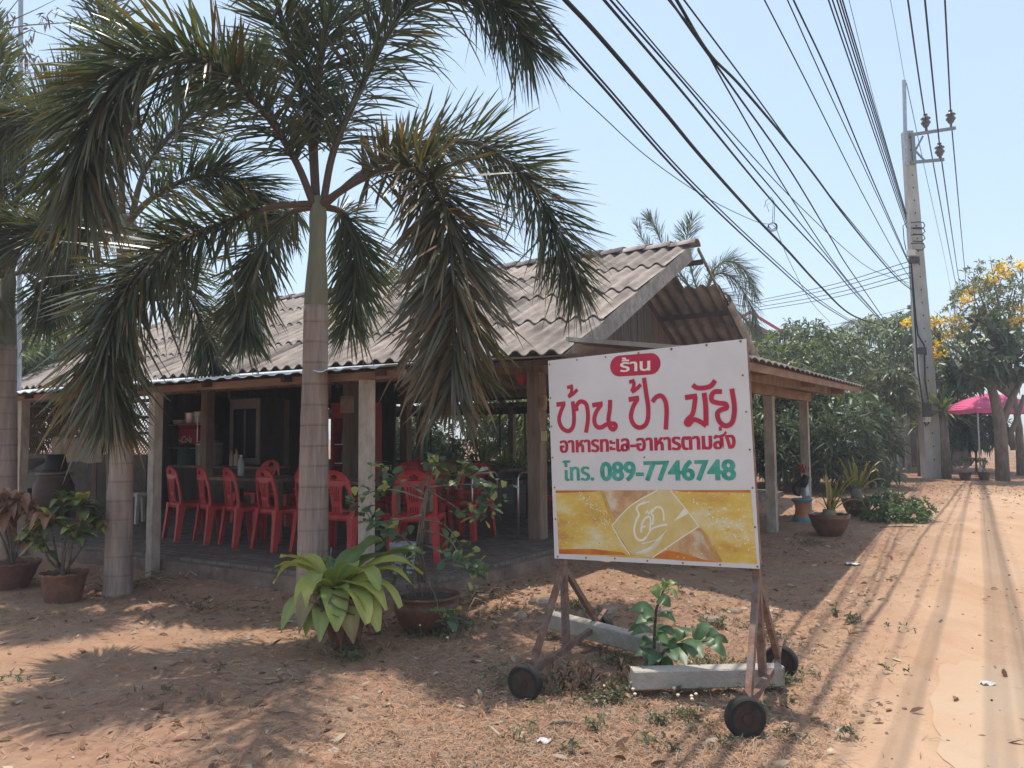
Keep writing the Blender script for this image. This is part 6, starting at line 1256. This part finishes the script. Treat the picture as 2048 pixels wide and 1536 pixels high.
def far_house():
    D = 26; a = at(1775, 880, D); c = on(a.x, D); root = empty('far_house', c, 0, 'neighbouring house with an orange-edged porch roof on slim pale posts', 'house'); o = lambda px, py, d=0: at(px, py, D+d)-c
    tile = mk('orange_tile', (.28, .11, .07), (.38, .17, .11), 6, .8, .3, 30); b = MB()
    def slab(P, th=.12): b.add([tuple(p) for p in P]+[tuple(p+Vector((0, 0, th))) for p in P], [(3, 2, 1, 0), (4, 5, 6, 7), (0, 1, 5, 4), (1, 2, 6, 5), (2, 3, 7, 6), (3, 0, 4, 7)])
    slab([o(1735, 742), o(1842, 792), o(1880, 790, 5), o(1770, 742, 5)]); b.build('roof', tile, root)
    b = MB(); b.beam(o(1735, 748, -.06), o(1842, 799, -.06), .04, .16); b.build('fascia', M['redwood'], root)
    for px, py, d, w in ((1776, 893, 0, .13), (1794, 870, .8, .13), (1811, 888, .2, .15)):
        t = o(px, 800, d); t.z = o(px, 775, d).z; b = MB(); b.beam((t.x, t.y, float(gz(c.x+t.x, c.y+t.y))-c.z), t, w, w, up=(0, 1, 0)); b.build('post', M['conc'], root)
    b = MB(); p = o(1810, 840, 4.5); b.box((p.x, p.y, 1.2), (5, .15, 2.6)); b.build('wall', mk('brown_wall', (.09, .055, .045), (.14, .09, .07), 3, .85), root)
    b = MB(); q = o(1797, 868, .4); b.box(q, (.55, .03, .35)); b.build('panel', M['white'], root)
    D2 = 42; c2 = on(at(1540, 880, D2).x, D2); r2 = empty('red_roof_house', c2, 0, 'distant house whose red gable edge shows above the trees right of the coconut palm', 'house'); g = lambda px, py, d=0: at(px, py, D2+d)-c2
    b = MB(); P = [g(1500, 628), g(1566, 668), g(1566, 668, 6), g(1500, 628, 6)]; slab(P, .2); P = [g(1500, 628), g(1434, 668), g(1434, 668, 6), g(1500, 628, 6)]; slab([P[1], P[0], P[3], P[2]], .2); b.build('roof', mk('red_roof', (.40, .05, .06), (.5, .08, .09), 4, .6), r2)
    b = MB(); e = g(1500, 640, .3); l, r = g(1445, 672, .3), g(1556, 672, .3); b.add([l, r, e], [(0, 1, 2)]); b.box(((l.x+r.x)/2, l.y+3, l.z/2), (r.x-l.x, 5.6, l.z)); b.build('wall', mk('tan_wall', (.34, .22, .15), (.4, .27, .19), 3, .85), r2)
far_house()
def lamp_mast():
    D = 40; t = at(1908, 598, D); c = on(t.x, D); root = empty('lamp_mast', c, 0, 'thin grey mast far behind the yellow blossoms', 'mast'); b = MB(); b.tube([(0, 0, 0), t-c], [.07, .05], 8); b.build('mast', M['steel'], root); b = MB(); b.box(t-c+Vector((0, 0, -.05)), (.14, .14, .3)); b.build('head', M['steel'], root)
    D = 60; t = at(1819, 608, D); c = on(t.x, D); root = empty('far_utility_pole', c, 0, 'far utility pole almost hidden behind the near pole', 'pole'); b = MB(); b.beam((0, 0, 0), t-c+Vector((.3, 0, .2)), .3, .3, up=(0, 1, 0)); b.build('shaft', M['conc'], root)
    for y in (615, 628): b = MB(); p = at(1819, y, D-.3)-c; b.lathe([(.1, -.15), (.22, -.05), (.12, .05), (.2, .12), (.08, .2)], 10, p); b.build('insulator', M['black'], root)
lamp_mast()
# ---------------------------------------------------------------- straw, dead leaves, weeds on the soil
def scatter():
    rg = np.random.RandomState(21)
    def pts(n, x0, y0, x1, y1, fn=None, power=1.0):
        """points on the soil, spread evenly over the seen yard"""
        Y = 2.6*(1/(1-rg.rand(n)*(1-2.6/22)))**power; X = (rg.rand(n)*1.5-.75)*Y
        return X, Y
    def keep(X, Y):
        p = X*.848-Y*.53; q = X*.53+Y*.848
        return ~((q > 5.05) & (p < -4.15)) & (Y < 23)
    def field(X, Y):    # lumpy density
        return .5+.25*np.sin(X*1.9+Y*.7)+.25*np.sin(Y*2.3-X*1.1+1)+.2*np.sin(X*4.7+2)*np.sin(Y*4.1)
    # dry grass straw
    n = 230000; Y = 2.7+rg.rand(n)**1.7*13; X = (rg.rand(n)*1.5-.75)*Y; p = X*.848-Y*.53; q = X*.53+Y*.848
    near = np.exp(-((X-.75)**2/1.6+(Y-4.6)**2/3.0)); yard = ((p > -3.9) & (p < -1.15)) | (q > 3.3)
    dens = np.where(p > -1.0, .004+.10*(p < -.6), np.where(yard, .50, .16))*(.35+field(X, Y))*np.where((X < -.8) & (Y < 6.6), .45, 1)+near*1.1*(p < -.75); k = keep(X, Y) & (rg.rand(n) < dens); X, Y = X[k], Y[k]; n = len(X)
    a = rg.rand(n)*6.28; el = np.abs(rg.randn(n))*.20; d = np.stack([np.cos(a)*np.cos(el), np.sin(a)*np.cos(el), np.sin(el)], 1); ln = (.025+.06*rg.rand(n))
    b = np.stack([X, Y, gz(X, Y)+.003], 1); ks = np.array([0, .5, 1.]); pt = b[:, None]+d[:, None]*(ln[:, None]*ks)[..., None]; pt[:, 1, 2] += .012*rg.rand(n); pt[:, 2, 2] -= .004
    pt[..., 2] = np.maximum(pt[..., 2], gz(pt[..., 0], pt[..., 1])+.003)
    wd_ = unit(np.cross(d, np.array([0, -.35, 1.])+rg.randn(n, 3)*.3)); W = (.0024+.0026*rg.rand(n))[:, None]*np.array([.9, 1, .4]); col = np.array([.40, .245, .16])*(.5+.8*rg.rand(n))[:, None]; gy = rg.rand(n) < .25; col[gy] = np.array([.30, .24, .19])*(.7+.6*rg.rand(gy.sum()))[:, None]
    G = Geo(); G.strips(pt, wd_, W, col); o = G.build('dry_grass', M['dry']); tag(o, 'short dry straw and dead grass scattered over the sandy yard', 'grass', kind='stuff')
    # dead leaves
    n = 34000; Y = 3+rg.rand(n)**1.5*19; X = (rg.rand(n)*1.5-.75)*Y; p = X*.848-Y*.53; q = X*.53+Y*.848
    tree_ = np.exp(-((X-9.5)**2/9+(Y-20)**2/14))*1.6; bank = np.exp(-((X+.1)**2/1.2+(Y-6.9)**2/.5))*.9+np.exp(-((q-4.6)/.35)**2)*(p < -4)*.8
    dens = np.where(p > -.9, .012, np.where((p > -3.9) & (q > 6), .34, .12))*(.4+field(X, Y))+tree_+bank+.16*np.exp(-((X-.7)**2/.8+(Y-5.0)**2/.8)); k = keep(X, Y) & (rg.rand(n) < dens); X, Y = X[k], Y[k]; n = len(X)
    a = rg.rand(n)*6.28; d = np.stack([np.cos(a), np.sin(a), rg.randn(n)*.25], 1); d = unit(d); ln = .03+.06*rg.rand(n); ks = np.array([0, .3, .7, 1.]); b = np.stack([X, Y, gz(X, Y)+.006], 1); pt = b[:, None]+d[:, None]*(ln[:, None]*ks)[..., None]; pt[:, 1:3, 2] += (.010*rg.rand(n))[:, None]
    pt[..., 2] = np.maximum(pt[..., 2], gz(pt[..., 0], pt[..., 1])+.004)
    wd_ = unit(np.cross(d, np.array([0, 0, 1.])+rg.randn(n, 3)*.35)); W = (ln*.38)[:, None]*np.array([.15, 1, .8, .08]); pal = np.array([(.26, .14, .085), (.34, .20, .12), (.42, .31, .21), (.18, .10, .07), (.46, .38, .29)]); col = pal[rg.randint(0, 5, n)]*(.7+.5*rg.rand(n))[:, None]
    G = Geo(); G.strips(pt, wd_, W, col); o = G.build('leaf_litter', M['dry']); tag(o, 'brown fallen leaves lying on the soil of the yard', 'leaves', kind='stuff')
    # pebbles and clods
    n = 1500; Y = 2.8+rg.rand(n)**1.6*10; X = (rg.rand(n)*1.5-.75)*Y; k = keep(X, Y); X, Y = X[k], Y[k]; b = MB()
    for x, y in zip(X[:1200], Y[:1200]): r = .004+.010*rg.rand()**2; z = float(gz(x, y)); s = (.6+.6*rg.rand()); b.col = (s, s, s); b.box((x, y, z+r*.3), (2*r, 1.6*r, 1.2*r), Matrix.Rotation(rg.rand()*6, 3, 'Z'), taper=.55)
    o = b.build('pebbles', mk('soil_clod', (.30, .20, .14), (.38, .28, .21), 30, .95, tint=True)); tag(o, 'small soil clods and pebbles on the yard', 'pebbles', kind='stuff')
    # low green weeds
    cl = [(704, 1318, .16, 60), (690, 1302, .08, 30), (880, 1270, .22, 60), (935, 1250, .15, 40), (845, 1268, .15, 40), (1205, 1405, .10, 50), (1235, 1395, .06, 26), (1320, 1450, .05, 22), (1190, 1465, .03, 14), (1440, 1340, .14, 46), (1395, 1350, .10, 34), (1580, 1370, .05, 20), (1515, 1255, .12, 40), (1545, 1285, .08, 30), (1440, 1255, .06, 24), (1150, 1215, .07, 26), (1708, 1245, .06, 30), (1672, 1232, .03, 14), (1380, 1440, .08, 30), (1270, 1290, .10, 40), (1230, 1330, .08, 30), (1500, 1140, .12, 30), (1620, 1090, .15, 40), (2010, 985, .8, 60), (1850, 975, .5, 40), (1640, 950, 1.1, 70), (1775, 968, .6, 50), (505, 1150, .06, 16), (165, 1080, .07, 16)]
    for k in range(70):
        x, y = (rg.rand()*900+900, 1170+rg.rand()*340) if k < 64 else (rg.rand()*700, 1210+rg.rand()*200)
        if x > 1640 and y > 1100 and k < 40: continue
        cl.append((x, y, .05+.08*rg.rand(), int(4+10*rg.rand())))
    G = Geo()
    for x, y, r, n in cl:
        c = gnd(x, y); q = np.array(c)+rg.randn(n, 3)*np.array([r, r*.8, 0])*.6; q[:, 2] = gz(q[:, 0], q[:, 1])+.01+.05*rg.rand(n); leafcloud(G, q, rg.randn(n, 3)*.6+np.array([0, 0, 1.]), .032, .009, [(.09, .11, .06), (.13, .14, .08), (.19, .16, .10)], rg, 6, .3)
    o = G.build('weeds', M['leaf']); tag(o, 'low green weeds sprouting from the dry soil', 'weeds', kind='stuff')
    # dried weed stalks with round seed heads
    b = MB()
    for x, y in ((1200, 1368), (1208, 1372), (1262, 1365), (1266, 1378), (1270, 1388), (1320, 1335), (1348, 1376), (1356, 1390), (1383, 1392), (1392, 1388), (1384, 1398), (830, 1245), (840, 1250), (880, 1240), (895, 1275)):
        h = at(x, y, gnd(x, y+26).y); g_ = gnd(x+rg.randint(-8, 8), y+26); b.col = (.30, .24, .14); b.tube([g_, g_.lerp(h, .5)+Vector((.01, 0, 0)), h], .0016, 4); b.col = (.80, .66, .52); b.lathe([(.002, -.008), (.009, -.004), (.010, .003), (.003, .008)], 8, h)
    o = b.build('seed_weeds', M['dry']); tag(o, 'thin dry weed stalks with pale round seed heads by the sign wheels', 'weeds', kind='stuff')
scatter()
M['stone'] = mk('field_stone', (.20, .145, .11), (.34, .26, .205), 9, .9, .5, 40)
def dead_heap():
    c = gnd(1160, 1385); root = empty('dead_weed', c, 0, 'curled brown dead weed lying between the left sign wheel and the concrete beam', 'dead plant'); G = Geo(); rg = np.random.RandomState(4); b = MB(c)
    for k in range(9): e = c+Vector((rg.randn()*.12, rg.randn()*.10, .10+.12*rg.rand())); b.tube([c+Vector((rg.randn()*.05, rg.randn()*.05, 0)), c.lerp(e, .5)+Vector((.03, 0, .04)), e], [.006, .004, .002], 5)
    b.build('stem', M['bark'], root)
    for k in range(60):
        s = c+Vector((rg.randn()*.13, rg.randn()*.10, .01+.15*rg.rand())); d = Vector(unit(rg.randn(3)*np.array([1, 1, .6]))); ln = .03+.045*rg.rand(); leaf_blade(G, [s, s+d*ln*.5+Vector((0, 0, .015)), s+d*ln-Vector((0, 0, .02))], ln*.4, np.array([.13, .08, .06])*(.6+.9*rg.rand()), curl=1.0, seed=k, wav=.1)
    G.build('foliage', M['dry'], root, off=c)
    for i, (x, y, l, an, lab) in enumerate(((1760, 1056, .55, .2, 'fallen brown stick at the tip of the carport shadow'), (595, 1300, .30, -.6, 'short twig on the shaded soil left of the fern pot'), (530, 1372, .22, .5, 'thin twig on the dappled soil in the left foreground'), (545, 1430, .12, 0, 'short dark twig in the shaded foreground'), (1100, 1452, .16, .1, 'flat dark piece of bark in the foreground left of the sign'))):
        a = gnd(x, y); d = Vector((math.cos(an), math.sin(an), 0))*l; b = MB(a); m = on((a+d*.5).x, (a+d*.5).y); e = on((a+d).x, (a+d).y); up = Vector((0, 0, .010)); b.tube([a+up, m+up+Vector((0, .01, .006)), e+up], [.008, .011, .006] if i in (0, 4) else [.004, .005, .003], 6); tag(b.build('stick', M['bark'], None, smooth=True, loc=a), lab, 'stick', 'sticks on the ground')
    for x, y, w, lab in ((1088, 1488, .07, 'small white scrap of litter in the foreground shade'), (1705, 1130, .16, 'crumpled white plastic scrap at the carport shadow edge'), (1975, 1372, .08, 'pale paper scrap on the concrete patch')):
        c = gnd(x, y); b = MB(c); b.grid([[(c.x-w/2+w*i/4, c.y-w*.3+w*.6*j/4, c.z+.012+.012*math.sin(i*2+j*1.3)+.004) for i in range(5)] for j in range(5)]); tag(b.build('litter_scrap', M['white'], None, loc=c), lab, 'litter')
    for x, y, r, lab in ((1040, 1235, .07, 'brown clod at the edge of the rubble behind the left sign leg'), (1120, 1190, .06, 'small pale stone on top of the low soil mound'), (1180, 1235, .05, 'small grey stone near the end of the slanting beam'), (1330, 1225, .06, 'pink-grey stone behind the sapling top'), (1375, 1260, .05, 'small rough stone left of the pale rock'), (1470, 1225, .05, 'lone stone close to the carport shadow'), (1000, 1180, .05, 'dark clod in the leaf heap beside the shrub pot'), (1085, 1208, .10, 'grey stone slab on the soil behind the left sign leg'), (1420, 1245, .09, 'pale rock half buried behind the sapling'), (1212, 1222, .08, 'brown rock beside the far left sign wheel'), (1795, 958, .28, 'flat-topped grey stone behind the sword-leaf pots')):
        c = gnd(x, y); b = MB(c); rg = np.random.RandomState(int(x)); n = 10
        b.grid([[(c.x+r*f*(1+.2*math.sin(k*2.1+x))*math.cos(2*math.pi*k/n), c.y+r*f*.8*(1+.2*math.cos(k*1.7))*math.sin(2*math.pi*k/n), c.z+h*r+(.02*r*rg.randn() if 0 < k < n else 0)) for k in range(n+1)] for f, h in ((1.05, -.1), (1, .25), (.8, .5), (.4, .58), (.02, .6))]); tag(b.build('stone', M['stone'], None, loc=c), lab, 'stone', 'stones in the yard')
dead_heap()
def debris():
    rg = np.random.RandomState(14)
    for x, y, n, r, lab in ((300, 1150, 46, .30, 'tangle of dry grass and leaf stalks at the foot of the left concrete post'), (75, 1090, 40, .28, 'dry stalk heap behind the clay pots at left'), (940, 1205, 50, .34, 'brown dead leaves and stalks heaped right of the glazed shrub pot')):
        c = gnd(x, y); b = MB(c)
        for k in range(n):
            a = on(c.x+rg.randn()*r*.6, c.y+rg.randn()*r*.35); an = rg.rand()*6.28; l = .08+.22*rg.rand(); d = Vector((math.cos(an)*l, math.sin(an)*l*.7, .02+.05*rg.rand())); s_ = .6+.7*rg.rand(); b.col = (.32*s_, .215*s_, .14*s_)
            b.tube([a+Vector((0, 0, .006)), a+d*.5+Vector((0, 0, .03+.03*rg.rand())), a+d], .0065, 4)
        tag(b.build('dry_stalk_heap', M['dry'], None, loc=c), lab, 'debris', 'heaps of dry stalks')
debris()
# ---------------------------------------------------------------- haze volume added to lift the dark tones like a windscreen veil
def haze():
    b = MB(); b.box((10, 60, 7), (260, 220, 16.4)); m = bpy.data.materials.new('veil_volume'); m.use_nodes = True; t = m.node_tree; t.nodes.clear()
    o = nd(t, 'ShaderNodeOutputMaterial'); v = nd(t, 'ShaderNodeVolumePrincipled'); v.inputs['Color'].default_value = (.92, .93, .96, 1); v.inputs['Density'].default_value = .0030; v.inputs['Anisotropy'].default_value = .0
    t.links.new(v.outputs[0], o.inputs['Volume']); tag(b.build('haze', m), 'thin pale haze added over the scene to lift its shadows', 'haze', kind='stuff')
haze()
